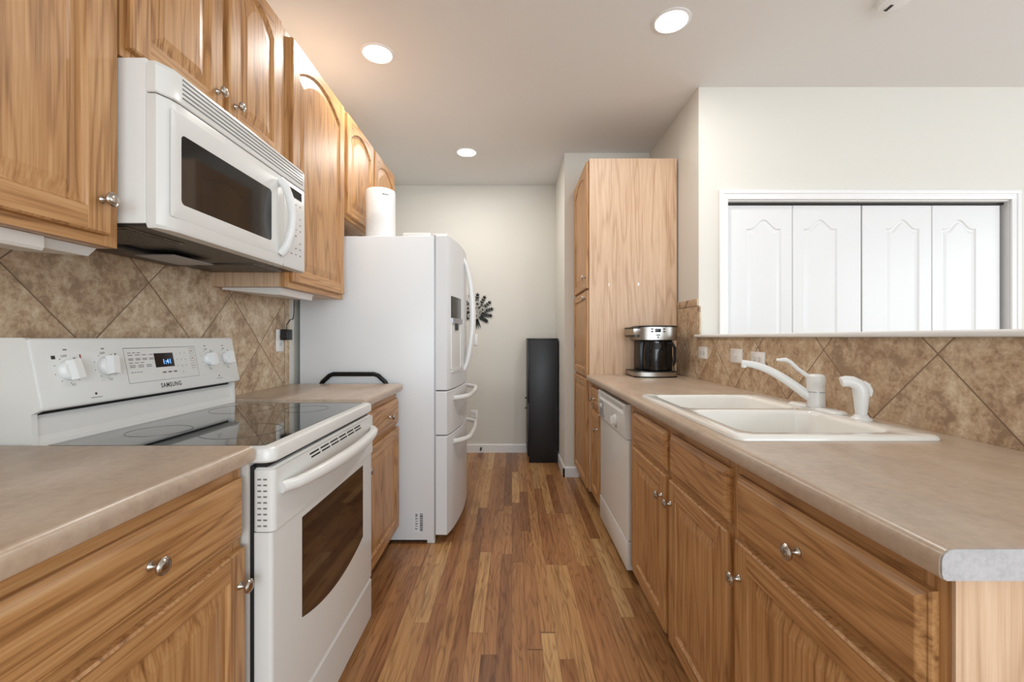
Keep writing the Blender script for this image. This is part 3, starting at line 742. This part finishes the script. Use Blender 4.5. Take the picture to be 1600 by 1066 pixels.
    b.build('button_print', cp)
microwave()

# under-cabinet lights
def ucl(y0, y1, x0, x1, label, plate=None):
    r = thing('under_cabinet_light', ((x0+x1)/2, (y0+y1)/2, 1.345), label, 'light', 'under-cabinet light fixtures')
    b = MB(); b.prism([(x0, 1.380), (x0, 1.372), (x1-0.02, 1.350), (x1-0.004, 1.350), (x1, 1.356), (x1, 1.380)], 1, y0, y1, 'lampcover'); b.build('housing', r)
    if plate:
        b = MB(); b.prism([(x0, 1.380), (x0, 1.374), (x1-0.03, 1.362), (x1-0.01, 1.380)], 1, plate[0], plate[1], 'plastic'); b.build('diffuser', r)
ucl(0.52, 0.905, -1.16, -0.966, 'white light fixture under the wall cabinet nearest the camera', (0.910, 1.030))
ucl(1.83, 2.12, -1.21, -0.966, 'white light fixture under the tall wall cabinet beside the refrigerator', (2.125, 2.16))

# ============================================================ refrigerator
def fridge():
    Y0, Y1, ZT = 2.486, 3.396, 1.752; XF = -0.434; XB = -1.204
    r = thing('refrigerator', (-0.8, 2.94, 0), 'white french door refrigerator with two lower drawers and barcode sticker', 'refrigerator')
    b = MB(); b.box(XB, XF-0.008, Y0, Y1, 0.022, ZT-0.005, 'fridge', 0.004); b.build('cabinet', r)
    b = MB(); b.box(XF-0.009, XF+0.002, Y0+0.006, Y1-0.006, 0.05, ZT-0.01, 'zinc'); b.build('gasket', r)
    for y in (Y0+0.01, Y1-0.05): MB().box(XF-0.05, XF-0.006, y, y+0.04, 0.0, 0.05, 'plastic', 0.004).build('foot', r)
    b = MB(); b.box(XB+0.03, XF-0.02, Y0+0.03, Y1-0.03, 0.004, 0.03, 'black'); b.build('base_grille', r)
    for y in (Y0+0.02, Y1-0.10):
        b = MB(); b.box(XF-0.19, XF-0.03, y, y+0.08, ZT-0.006, ZT+0.020, 'plastic', 0.005); b.box(XF-0.02, XF+0.065, y+0.005, y+0.06, ZT+0.004, ZT+0.016, 'plastic', 0.003); b.build('hinge_cover', r)
    YM = (Y0+Y1)/2
    def xf(y): # bowed front
        s = (y-Y0)/(Y1-Y0); e = min(s, 1-s)*(Y1-Y0)
        x = -0.362+0.046*(1-(2*s-1)**2)
        if e < 0.012: x -= (0.012-e)*0.6
        return x
    def slab(ya, yb, za, zb, m='fridge', cut=None):
        n = 16; L = []
        for d, z in ((0.004, za), (0, za+0.004), (0, zb-0.004), (0.004, zb)):
            q = [Vector((XF+0.002, yb-d, z)), Vector((XF+0.002, ya+d, z))]
            for k in range(n+1):
                y = ya+d+(yb-ya-2*d)*k/n; q.append(Vector((xf(y)-d, y, z)))
            L.append(q)
        b.loops(L, m)
    # near french door: built around the dispenser recess
    dy0, dy1, dz0, dz1 = Y0+0.050, Y0+0.262, 1.00, 1.405
    b = MB(); slab(Y0, YM-0.003, 0.872, ZT, ); d1 = b.build('door', r)
    b = MB(); slab(YM+0.003, Y1, 0.872, ZT); d2 = b.build('door', r)
    b = MB()
    def strip(ya, yb, za, zb, off, m, th=0.004):
        n = 6; L = []
        for z in (za, zb):
            q = [Vector((xf(ya+(yb-ya)*k/n)+off, ya+(yb-ya)*k/n, z)) for k in range(n+1)]
            q += [Vector((xf(ya+(yb-ya)*k/n)+off-th, ya+(yb-ya)*k/n, z)) for k in range(n, -1, -1)]
            L.append(q)
        b.loops(L, m)
    strip(dy0, dy1, 1.285, 1.412, 0.004, 'display'); strip(dy0-0.004, dy1+0.004, 1.255, 1.285, 0.014, 'zinc', 0.02)
    strip(dy0, dy0+0.008, dz0-0.02, 1.255, 0.004, 'plastic'); strip(dy1-0.008, dy1, dz0-0.02, 1.255, 0.004, 'plastic'); strip(dy0, dy1, dz0-0.03, dz0-0.012, 0.008, 'plastic', 0.01)
    strip(dy0+0.008, dy1-0.008, dz0-0.012, 1.255, 0.001, 'inside', 0.002)
    strip(dy0+0.07, dy0+0.12, 1.215, 1.255, 0.010, 'black', 0.01)
    dp = b.build('dispenser', d1); dp['label'] = 'water dispenser with dark display'
    for dd, y in ((d1, YM-0.045), (d2, YM+0.045)):
        b = MB(); pts = []; rr = []
        for k in range(21):
            s = k/20; pts.append((xf(y)-0.004+0.058*math.sin(PI*s)**0.62 if 0 < s < 1 else xf(y)-0.004, y, 1.690-s*0.732)); rr.append(0.0135+0.003*math.sin(PI*s))
        b.tube(pts, rr, 'plastic', 12); b.build('door_handle', dd)
    for za, zb, hz in ((0.618, 0.866, 0.815), (0.050, 0.612, 0.560)):
        b = MB(); slab(Y0, Y1, za, zb); d = b.build('drawer', r)
        b = MB(); pts = []
        for k in range(25):
            s = k/24; y = Y0+0.10+(Y1-Y0-0.20)*s; pts.append((xf(y)-0.004+0.068*min(1, math.sin(PI*s)*2.2)**0.7 if 0 < s < 1 else xf(y)-0.004, y, hz))
        b.tube(pts, 0.0145, 'plastic', 12); b.build('drawer_handle', d)
    # barcode sticker on the side
    b = MB(); y = Y0-0.0008; px = lambda x: (x-800)*Y0/F; pz = lambda v: H-(v-528)*Y0/F
    b.box(px(646.5), px(662), Y0-0.0005, Y0+0.001, pz(832), pz(801), 'fridge')
    v = 802.5; random.seed(3)
    while v < 830:
        hh = random.choice((0.5, 0.8, 1.2)); b.box(px(656), px(660.8), y, y+0.0005, pz(v+hh), pz(v), 'print'); v += hh+random.choice((0.5, 0.8))
    fr2 = lambda u, v_, w_: Vector((px(652.8)-v_, Y0-0.0009-w_*0.1, pz(830)+u))
    text(b, 'F 1 0 1 5 W', 0.020, fr2, 'print', 0.054, 0.0, wd=0.0002, bold=0.0006, sx=0.92)
    b.build('sticker', r)['label'] = 'barcode sticker'
fridge()

# air purifier on the refrigerator
def purifier():
    c = Vector((-0.797, 2.66, 1.752)); R_ = 0.087
    r = thing('air_purifier', tuple(c), 'white cylindrical air purifier standing on top of the refrigerator', 'air purifier')
    b = MB(); b.lathe([(R_-0.006, 0), (R_, 0.006), (R_, 0.296), (R_-0.003, 0.305), (R_-0.012, 0.309), (R_-0.02, 0.307), (0, 0.305)], c, (0, 0, 1), 'plastic', 48); b.build('housing', r)
    b = MB()
    for i in range(17):
        for j in range(15):
            a = math.radians(-88-30+i*3.6+(j % 2)*1.8); z = 0.025+j*0.009+ (0)
            if (i-8)**2/70+(j-7)**2/52 > 1.25: continue
            d = Vector((math.cos(a), math.sin(a), 0)); b.lathe([(0.0022, -0.0005), (0.0022, 0.0004)], c+d*R_+Vector((0, 0, z)), d, 'offwhite' if (i+j) % 2 else 'grille_dot', 6)
    b.build('grille', r)
    b = MB()
    for k in range(6):
        a = math.radians(-66+k*4.2); d = Vector((math.cos(a), math.sin(a), 0)); t_ = Vector((-d.y, d.x, 0)); p = c+d*(R_+0.0004)+Vector((0, 0, 0.262))
        b.face([p-t_*0.0022, p+t_*0.0022, p+t_*0.0022+Vector((0, 0, 0.009 if k % 2 else 0.006)), p-t_*0.0022+Vector((0, 0, 0.009 if k % 2 else 0.006))], 'print')
    b.build('logo_print', r)
    b = MB(); b.tube([(-0.86, 2.72, 1.78), (-0.93, 2.70, 1.80), (-1.0, 2.66, 1.775), (-1.10, 2.62, 1.756), (-1.22, 2.62, 1.757)], 0.003, 'black', 8); b.build('power_cord', r)
M['carafe'] = plain('black_carafe', (10, 11, 13), 0.12, spec=0.5)
M['grille_dot'] = plain('grille_dot', (206, 207, 210), 0.5)
purifier()

# folding step stool in the gap beside the refrigerator
def stool():
    y = 2.4625
    r = thing('step_stool', (-0.887, y, 0), 'folded black metal step stool stored between counter and refrigerator', 'stool')
    b = MB(); pts = [(-1.075, y, 0.012), (-1.075, y, 0.905), (-1.062, y, 0.925), (-1.025, y, 0.958), (-1.005, y, 0.966), (-0.775, y, 0.966), (-0.752, y, 0.958), (-0.712, y, 0.922), (-0.700, y, 0.90), (-0.700, y, 0.012)]
    b.tube(pts, 0.0125, 'metalblack', 14); b.build('handle_frame', r)
    for z in (0.25, 0.50):
        b = MB(); b.box(-1.055, -0.720, y-0.010, y+0.010, z, z+0.20, 'black', 0.004); b.build('step', r)
stool()

# ============================================================ dishwasher
def dishwasher():
    Y0, Y1 = 2.078, 2.728; xf = 0.545
    r = thing('dishwasher', (0.85, 2.4, 0), 'white built-in dishwasher under the counter beside the sink cabinet', 'dishwasher')
    b = MB(); b.box(0.585, 1.12, Y0+0.004, Y1-0.004, 0.06, 0.868, 'zinc'); b.build('body', r)
    b = MB(); b.loops([[Vector((x, y, z)) for x, y in rrect(xf+0.004, 0.585, Y0+0.003, Y1-0.003, 0.008, 3)] for z in (0.205, 0.682)], 'appliance'); b.build('door', r)
    b = MB(); P = [(0.585, 0.686), (0.545, 0.686), (0.541, 0.690), (0.537, 0.80), (0.545, 0.808), (0.556, 0.812), (0.556, 0.832), (0.540, 0.834), (0.535, 0.838), (0.535, 0.846), (0.541, 0.852), (0.585, 0.852)]
    b.prism(P, 1, Y0+0.03, Y1-0.03, 'appliance')
    for a, c in ((Y0+0.002, Y0+0.03), (Y1-0.03, Y1-0.002)):
        b.prism([(0.585, 0.686), (0.545, 0.686), (0.541, 0.690), (0.5355, 0.80), (0.535, 0.846), (0.541, 0.852), (0.585, 0.852)], 1, a, c, 'appliance')
    cp = b.build('control_panel', r)
    b = MB(); b.lathe([(0.030, 0), (0.030, 0.004), (0.026, 0.010), (0.024, 0.011)], (0.5385, 2.285, 0.742), (-1, 0, 0), 'plastic', 28); b.box(0.512, 0.530, 2.279, 2.291, 0.722, 0.764, 'plastic', 0.003); b.build('dial', cp)
    b = MB(); b.box(0.533, 0.540, 2.62, 2.67, 0.752, 0.775, 'plastic', 0.003); b.box(0.5372, 0.541, 2.57, 2.70, 0.70, 0.795, 'zinc', 0.001); b.build('button', cp)
    b = MB(); b.box(0.546, 0.60, Y0+0.003, Y1-0.003, 0.065, 0.198, 'appliance', 0.003); b.build('kick_panel', r)
    b = MB(); b.box(0.64, 1.1, Y0+0.01, Y1-0.01, 0.0, 0.06, 'toe'); b.build('base', r)
dishwasher()

# ============================================================ sink, faucet, sprayer
def sink():
    r = thing('sink', ((SX0+SX1)/2, (SY0+SY1)/2, 0.914), 'white double bowl drop-in kitchen sink in the long countertop', 'sink')
    b = MB(); zt = 0.926
    outer = [[Vector((x, y, z)) for x, y in rrect(SX0+d, SX1-d, SY0+d, SY1-d, 0.030-d*0.5, 6)] for d, z in ((0, 0.9143), (0.0, 0.918), (0.003, 0.9235), (0.009, zt))]
    b.loops(outer, 'sink', False, False)
    bowls = []
    for y0, y1 in ((1.128, 1.478), (1.512, 1.862)):
        x0, x1 = 0.598, 0.998
        lv = ((0, zt, 0.05), (0.005, zt-0.003, 0.048), (0.010, zt-0.012, 0.045), (0.026, 0.780, 0.045), (0.036, 0.764, 0.045), (0.060, 0.757, 0.04))
        L = [[Vector((x, y, z)) for x, y in rrect(x0+d, x1-d, y0+d, y1-d, rd, 6)] for d, z, rd in lv]
        b.loops(L, 'sink', False, True); bowls.append(L[0])
    bm2 = bmesh.new(); ed = []
    for lp in [outer[-1]]+bowls:
        vs = [bm2.verts.new(p) for p in lp]
        for i in range(len(vs)): ed.append(bm2.edges.new((vs[i], vs[(i+1) % len(vs)])))
    bmesh.ops.triangle_fill(bm2, use_beauty=True, use_dissolve=False, edges=ed)
    b.merge(bm2, 'sink')
    b.build('basin', r)
    for y in (1.303, 1.687):
        b = MB(); b.lathe([(0.042, 0.0), (0.042, 0.003), (0.036, 0.004), (0.03, 0.001), (0.0, 0.0005)], (0.80, y, 0.7572), (0, 0, 1), 'steel', 28); b.build('drain', r)
sink()
def faucet():
    c = Vector((1.040, 1.500, 0.926))
    r = thing('faucet', tuple(c), 'white single lever kitchen faucet with long spout on the sink deck', 'faucet')
    b = MB()
    L = []
    for d, z in ((0, 0), (0, 0.004), (0.006, 0.009), (0.015, 0.011)):
        L.append([Vector((x, y, c.z+z)) for x, y in rrect(1.040-0.029+d, 1.040+0.029-d, 1.500-0.125+d, 1.500+0.125-d, 0.028-d*0.8, 8)])
    b.loops(L, 'plastic'); b.build('base_plate', r)
    b = MB(); b.lathe([(0.0285, 0.008), (0.027, 0.012), (0.027, 0.058)], c, (0, 0, 1), 'plastic', 32); b.build('body', r)
    b = MB(); b.lathe([(0.0262, 0.058), (0.0262, 0.061)], c, (0, 0, 1), 'zinc', 32); b.build('seam_ring', r)
    b = MB(); b.lathe([(0.027, 0.061), (0.027, 0.082), (0.029, 0.086), (0.029, 0.104), (0.027, 0.113), (0.022, 0.118), (0.014, 0.120), (0, 0.1205)], c, (0, 0, 1), 'plastic', 32); cap = b.build('cap', r)
    a = Vector((1.034, 1.502, 0.926+0.098)); e = Vector((0.955, 1.548, 1.098))
    b = MB(); d = e-a; pts = [a, a+d*0.25, a+d*0.5, a+d*0.72+Vector((0, 0, 0.006)), a+d*0.85+Vector((-0.004, 0, 0.006)), a+d*1.0+Vector((-0.018, 0.006, -0.006))]
    b.tube(pts, [0.011, 0.010, 0.009, 0.009, 0.010, 0.006], 'plastic', 14, 0.75); b.build('lever', cap)
    b = MB(); s0 = Vector((1.026, 1.508, 0.966)); s1 = Vector((0.842, 1.606, 1.078)); pts = []; rr = []
    for k in range(15):
        s = k/14; p = s0.lerp(s1, s)+Vector((0, 0, 0.016*math.sin(PI*s)**1.0+0.012*s*s*(1-s)*4)); pts.append(p); rr.append(0.0165-0.0055*s)
    b.tube(pts, rr, 'plastic', 16); e = pts[-1]; b.lathe([(0.0095, 0.004), (0.0095, -0.012), (0.006, -0.013)], e+Vector((0.006, -0.003, -0.004)), (0, 0, 1), 'plastic', 14)
    b.build('spout', r)
faucet()
def sprayer():
    c = Vector((1.045, 1.312, 0.926))
    r = thing('side_sprayer', tuple(c), 'white side sprayer standing on the sink deck right of the faucet', 'sprayer')
    b = MB(); b.lathe([(0.027, 0), (0.027, 0.003), (0.020, 0.008), (0.017, 0.014)], c, (0, 0, 1), 'plastic', 28); b.build('base_collar', r)
    b = MB(); P = [(0, 0, 0.010), (0, 0, 0.035), (0, 0, 0.070), (-0.002, 0.001, 0.090), (-0.009, 0.004, 0.104), (-0.022, 0.009, 0.112), (-0.036, 0.014, 0.113), (-0.046, 0.018, 0.110)]
    b.tube([c+Vector(p) for p in P], [0.014, 0.0165, 0.020, 0.0205, 0.019, 0.017, 0.0165, 0.0155], 'plastic', 20); h = b.build('handle', r)
    b = MB(); b.tube([c+Vector(p) for p in ((0.004, -0.002, 0.112), (0.015, -0.006, 0.103), (0.0215, -0.008, 0.086), (0.021, -0.008, 0.07))], [0.005, 0.007, 0.007, 0.004], 'plastic', 10); b.build('trigger', h)
sprayer()

# ============================================================ coffee maker
def coffee():
    x0, x1, yf, yb = 0.782, 1.078, 2.79, 3.03; z0 = 0.914
    r = thing('coffee_maker', (0.93, 2.9, z0), 'black and steel two-way coffee maker on the counter by the pantry', 'coffee maker')
    def front(xa, xb, d=0.0, bulge=0.028, back=yb, yfr=None):
        n = 14; yy = yf if yfr is None else yfr; q = []
        for k in range(n+1):
            s = k/n; q.append((xa+d+(xb-xa-2*d)*s, yy+bulge*(2*s-1)**2*1.0+d+(0.010 if k in (0, n) else 0)))
        return q+[(xb-d, back-d), (xa+d, back-d)]
    def slab(xa, xb, lv, m, **kw): b.loops([[Vector((x, y, z0+z)) for x, y in front(xa, xb, d, **kw)] for d, z in lv], m)
    b = MB(); slab(x0+0.004, x1-0.012, ((0.003, 0), (0, 0.004), (0, 0.009)), 'black'); slab(x0+0.006, x1-0.014, ((0, 0.009), (0, 0.034)), 'steel'); slab(x0+0.004, x1-0.012, ((0, 0.034), (0.004, 0.041)), 'black'); b.build('base', r)
    b = MB(); b.box(x0+0.062, x1-0.016, 2.90, yb, z0+0.04, z0+0.245, 'black', 0.006); b.build('water_tank', r)
    b = MB(); slab(x0+0.040, x1-0.014, ((0.004, 0.238), (0, 0.242)), 'black'); slab(x0+0.040, x1-0.014, ((0, 0.243), (0, 0.324)), 'steel'); slab(x0+0.038, x1-0.012, ((0, 0.325), (0, 0.331), (0.012, 0.336)), 'black')
    slab(x0-0.004, x0+0.048, ((0.002, 0.275), (0, 0.279), (0, 0.314)), 'steel', bulge=0.004, yfr=yf+0.03); slab(x0-0.005, x0+0.050, ((0, 0.315), (0.0, 0.322), (0.006, 0.326)), 'black', bulge=0.004, yfr=yf+0.03)
    slab(x0+0.002, x0+0.046, ((0.0, 0.262), (0, 0.276)), 'black', bulge=0.004, yfr=yf+0.036)
    hd = b.build('brew_head', r)
    b = MB(); fr = lambda u, v, w_: Vector((u, yf+0.003-w_, z0+v))
    def pat(u0, u1, v0, v1, m): b.box(u0, u1, yf-0.0012, yf+0.006, z0+v0, z0+v1, m, 0.0008)
    for u in (0.886, 0.962):
        for v in (0.292, 0.308): pat(u, u+0.014, v, v+0.008, 'black')
    pat(0.911, 0.948, 0.292, 0.314, 'display'); pat(0.918, 0.942, 0.270, 0.277, 'black'); pat(0.926, 0.934, 0.255, 0.265, 'black'); b.build('control_button', hd)
    b = MB(); c = (0.940, 2.882, z0+0.042); b.lathe([(0.068, 0), (0.076, 0.006), (0.079, 0.05), (0.079, 0.12), (0.076, 0.155), (0.070, 0.178), (0.070, 0.192), (0.0, 0.193)], c, (0, 0, 1), 'carafe', 40); cf = b.build('carafe', r)
    b = MB(); b.tube([(0.99, 2.86, z0+0.225), (1.040, 2.845, z0+0.222), (1.056, 2.842, z0+0.19), (1.056, 2.842, z0+0.10), (1.045, 2.845, z0+0.075)], [0.009, 0.010, 0.010, 0.009, 0.006], 'black', 10); b.build('carafe_handle', cf)
    b = MB(); b.tube([(1.066, 3.0, 1.18), (1.090, 2.99, 1.05), (1.105, 2.98, 0.93), (1.135, 2.93, 0.918)], 0.0028, 'black', 8); b.build('power_cord', r)
coffee()

# ============================================================ outlets and switches
def plate(name, side, a, z, horiz, kind, label, cat, fixed):
    """side: 'L','R' (y=a on x=fixed) or 'B' (x=a on y=fixed)"""
    if side == 'L': fr = lambda u, v, w_: Vector((fixed+w_, a+u, z+v)); n = (1, 0, 0)
    elif side == 'R': fr = lambda u, v, w_: Vector((fixed-w_, a+u, z+v)); n = (-1, 0, 0)
    else: fr = lambda u, v, w_: Vector((a+u, fixed-w_, z+v)); n = (0, -1, 0)
    sw = (lambda u, v: (v, u)) if horiz else (lambda u, v: (u, v))
    r = thing(name, tuple(fr(0, 0, 0)), label, cat, 'white wall outlets' if cat == 'outlet' else 'white light switches')
    b = MB(); L = []
    for d, w_ in ((0, 0), (0, 0.003), (0.003, 0.005)): L.append([fr(*sw(p, q), w_) for p, q in rrect(-0.036+d, 0.036-d, -0.0585+d, 0.0585-d, 0.004, 3)])
    b.loops(L, 'plastic'); b.build('cover_plate', r)
    if kind == 'outlet':
        for v in (-0.0195, 0.0195):
            b = MB(); b.loops([[fr(*sw(p, q), w_) for p, q in rrect(-0.0165, 0.0165, v-0.014, v+0.014, 0.008, 4)] for w_ in (0.0048, 0.0062)], 'offwhite')
            for u, hh in ((-0.006, 0.0045), (0.006, 0.0038)): b.loops([[fr(*sw(p, q), w_) for p, q in ((u-0.0011, v-hh+0.002), (u+0.0011, v-hh+0.002), (u+0.0011, v+hh+0.002), (u-0.0011, v+hh+0.002))] for w_ in (0.006, 0.0065)], 'print')
            b.loops([[fr(*sw(p, q), w_) for p, q in rrect(-0.002, 0.002, v-0.0095, v-0.0055, 0.0018, 3)] for w_ in (0.006, 0.0065)], 'print')
            b.build('socket', r)
    else:
        b = MB(); b.loops([[fr(*sw(p, q), w_) for p, q in ((-0.005, -0.012), (0.005, -0.012), (0.005, 0.012), (-0.005, 0.012))] for w_ in (0.0045, 0.006)], 'offwhite')
        b.loops([[fr(*sw(p, q), w_) for p, q in ((-0.004, -0.002), (0.004, -0.002), (0.004, 0.006), (-0.004, 0.006))] for w_ in (0.006, 0.015)], 'plastic'); b.build('toggle', r)
    return r
plate('wall_outlet', 'L', 2.325, 1.156, False, 'outlet', 'white wall outlet on the left tile with a black adapter plugged in', 'outlet', XW+0.008)
plate('wall_outlet', 'R', 2.637, 1.080, True, 'outlet', 'small white outlet on the tile closest to the coffee maker', 'outlet', XR-0.008)
plate('light_switch', 'R', 2.243, 1.078, True, 'switch', 'white toggle switch on the tile behind the faucet spout tip', 'switch', XR-0.008)
plate('wall_outlet', 'R', 2.048, 1.068, True, 'outlet', 'white duplex outlet on the tile behind the middle of the faucet spout', 'outlet', XR-0.008)
plate('light_switch', 'B', -0.385, 1.150, False, 'switch', 'white light switch on the far wall below the black metal wall art', 'switch', YB)
plate('wall_outlet', 'B', -0.385, 0.372, False, 'outlet', 'white outlet low on the far wall right of the refrigerator', 'outlet', YB)
# power adapter with its cord
r = thing('power_adapter', (-1.205, 2.345, 1.185), 'black power adapter plugged into the left wall outlet, cord rising', 'adapter')
b = MB(); b.box(XW+0.0155, XW+0.055, 2.315, 2.368, 1.158, 1.215, 'black', 0.003); b.build('plug_body', r)
b = MB(); b.tube([(-1.20, 2.335, 1.213), (-1.20, 2.335, 1.240), (-1.195, 2.36, 1.266), (-1.20, 2.395, 1.272), (-1.215, 2.43, 1.272), (-1.222, 2.455, 1.30), (-1.222, 2.458, 1.36), (-1.222, 2.462, 1.60)], 0.0026, 'black', 8); b.build('cord', r)
# door stop on the baseboard
b = MB(); b.lathe([(0.010, 0), (0.010, 0.004), (0.005, 0.006), (0.005, 0.06), (0.008, 0.062), (0.008, 0.075)], (-0.315, YB-0.013, 0.045), (0, -1, 0), 'iron', 14)
tag(b.build('door_stop', loc=(-0.315, YB-0.013, 0.045)), 'small dark door stop on the far baseboard', 'door stop')

# ============================================================ black cabinet at the far wall
def black_cabinet():
    x0, x1, y0, y1, zt = 0.144, 0.426, 4.10, 4.46, 1.165
    r = thing('storage_cabinet', ((x0+x1)/2, (y0+y1)/2, 0), 'tall narrow black cabinet standing in the far corner, side facing the room', 'cabinet')
    b = MB(); b.box(x0+0.017, x1, y0+0.004, y1, 0.04, zt-0.014, 'cabinet_black'); b.box(x0+0.03, x1-0.02, y0+0.012, y1, 0, 0.04, 'cabinet_black'); b.build('carcass', r)
    b = MB(); b.box(x0+0.017, x1+0.003, y0, y0+0.004, 0.0, zt-0.014, 'cabinet_black', 0.001); b.build('side_panel', r)
    b = MB(); b.box(x0, x1+0.005, y0-0.003, y1, zt-0.014, zt, 'cabinet_black', 0.002); b.build('top', r)
    for za, zb in ((0.06, 0.56), (0.565, zt-0.018)):
        b = MB(); b.box(x0, x0+0.016, y0+0.003, y1-0.003, za, zb, 'cabinet_black', 0.002); d = b.build('door', r)
        k = MB(); k.lathe([(0.005, 0), (0.005, 0.012), (0.009, 0.016), (0.009, 0.022)], (x0, y0+0.03, zb-0.05 if za < 0.1 else za+0.04), (-1, 0, 0), 'black', 14); k.build('knob', d)
    b = MB()
    for x in (x0+0.065, x1-0.055): b.lathe([(0.006, 0), (0.006, 0.001)], (x, y0-0.0002, 0.585), (0, -1, 0), 'black', 12)
    b.build('screw_cap', r)
black_cabinet()

# ============================================================ metal wall art
def art():
    c = Vector((-0.372, YB-0.012, 1.44))
    r = thing('wall_art', (c.x, c.y, 1.44), 'black metal bouquet of flowers and leaves hung on the far wall', 'wall decoration')
    rnd = random.Random(11)
    def blade(b, p, a, L, wd, yy=0.0):
        d = Vector((math.sin(a), 0, math.cos(a))); s = Vector((math.cos(a), 0, -math.sin(a))); n = 6; lp = []
        prof = [(0, 0.0)]+[(k/n, math.sin(PI*(k/n)**0.8)) for k in range(1, n)]+[(1, 0.0)]
        pts = [p+d*L*t+s*wd*0.5*q for t, q in prof]+[p+d*L*t-s*wd*0.5*q for t, q in reversed(prof[1:-1])]
        b.loops([[q+Vector((0, yy, 0)) for q in pts], [q+Vector((0, yy-0.003, 0)) for q in pts]], 'iron')
    root = c+Vector((0.0, 0, -0.075))
    for i, (ang, L) in enumerate(((-82, .13), (-60, .17), (-38, .19), (-16, .205), (6, .21), (28, .205), (50, .195), (72, .18), (95, .16), (122, .135), (-112, .12))):
        a = math.radians(ang); b = MB(); d = Vector((math.sin(a), 0, math.cos(a))); o_ = c+Vector((0.0, 0.004, -0.03))
        b.tube([o_, o_+d*L*0.9], 0.0022, 'iron', 6)
        for k in range(5):
            t = 0.34+0.135*k; p = o_+d*L*t
            for sgn in (-1, 1): blade(b, p, a+sgn*0.62, 0.040-0.002*k, 0.0145)
        blade(b, o_+d*L*0.88, a, 0.04, 0.0135); b.build('leaf_stem', r)
    for (dx, dz, R_) in ((0.02, 0.075, 0.036), (0.005, -0.045, 0.036), (0.072, 0.018, 0.030), (-0.075, 0.03, 0.034), (0.045, -0.01, 0.02), (-0.055, -0.045, 0.028)):
        b = MB(); p = c+Vector((dx, -0.004, dz))
        for k in range(9):
            a = k*2*PI/9; q = p+Vector((math.sin(a), 0, math.cos(a)))*R_*0.66
            b.lathe([(R_*0.32, 0), (R_*0.32, 0.002)], q, (0, -1, 0), 'paper_grey', 10)
        b.lathe([(R_*0.5, 0), (R_*0.5, 0.004)], p, (0, -1, 0), 'paper_grey', 18); b.lathe([(R_*0.34, 0.003), (R_*0.30, 0.008)], p, (0, -1, 0), 'iron', 14); b.build('flower', r)
    b = MB()
    for k in range(6): blade(b, root+Vector((0.0, 0.003, 0.04)), math.radians(180-22+k*9), 0.15, 0.018)
    b.build('stem_bundle', r)
M['paper_grey'] = plain('pale_metal', (190, 187, 178), 0.6)
art()

# ============================================================ ceiling lights
def can(x, y, label, power=10):
    r = thing('recessed_light', (x, y, ZC), label, 'light', 'recessed ceiling lights')
    b = MB(); b.lathe([(0.092, 0), (0.092, 0.003), (0.078, 0.006), (0.072, 0.001)], (x, y, ZC), (0, 0, -1), 'trim', 40, False); b.build('trim_ring', r)
    b = MB(); b.lathe([(0.076, 0.0), (0.076, 0.0035), (0, 0.004)], (x, y, ZC), (0, 0, -1), 'lens', 36); b.build('lens', r)
    d = bpy.data.lights.new('lamp', 'AREA'); d.shape = 'DISK'; d.size = 0.14; d.energy = power; d.color = (1.0, 0.97, 0.93)
    o = bpy.data.objects.new('lamp', d); COL.objects.link(o); o.parent = r; o.location = (0, 0, -0.008)
can(-0.736, 2.40, 'glowing recessed ceiling light on the left, nearer the wall cabinets')
can(0.783, 2.153, 'glowing recessed ceiling light on the right, above the sink counter')
can(-0.381, 3.675, 'glowing recessed ceiling light farthest away, near the back wall')
r = thing('smoke_detector', (1.745, 2.00, ZC), 'white round smoke detector on the ceiling at the top edge', 'smoke detector')
b = MB(); b.lathe([(0.066, 0), (0.066, 0.012), (0.058, 0.030), (0.030, 0.036), (0, 0.037)], (1.745, 2.00, ZC), (0, 0, -1), 'plastic', 36); b.build('housing', r)
b = MB(); b.box(1.728, 1.742, 2.000, 2.038, ZC-0.0385, ZC-0.028, 'gap'); b.build('vent', r)

for o in bpy.data.objects:
    if '_w' in o: del o['_w']
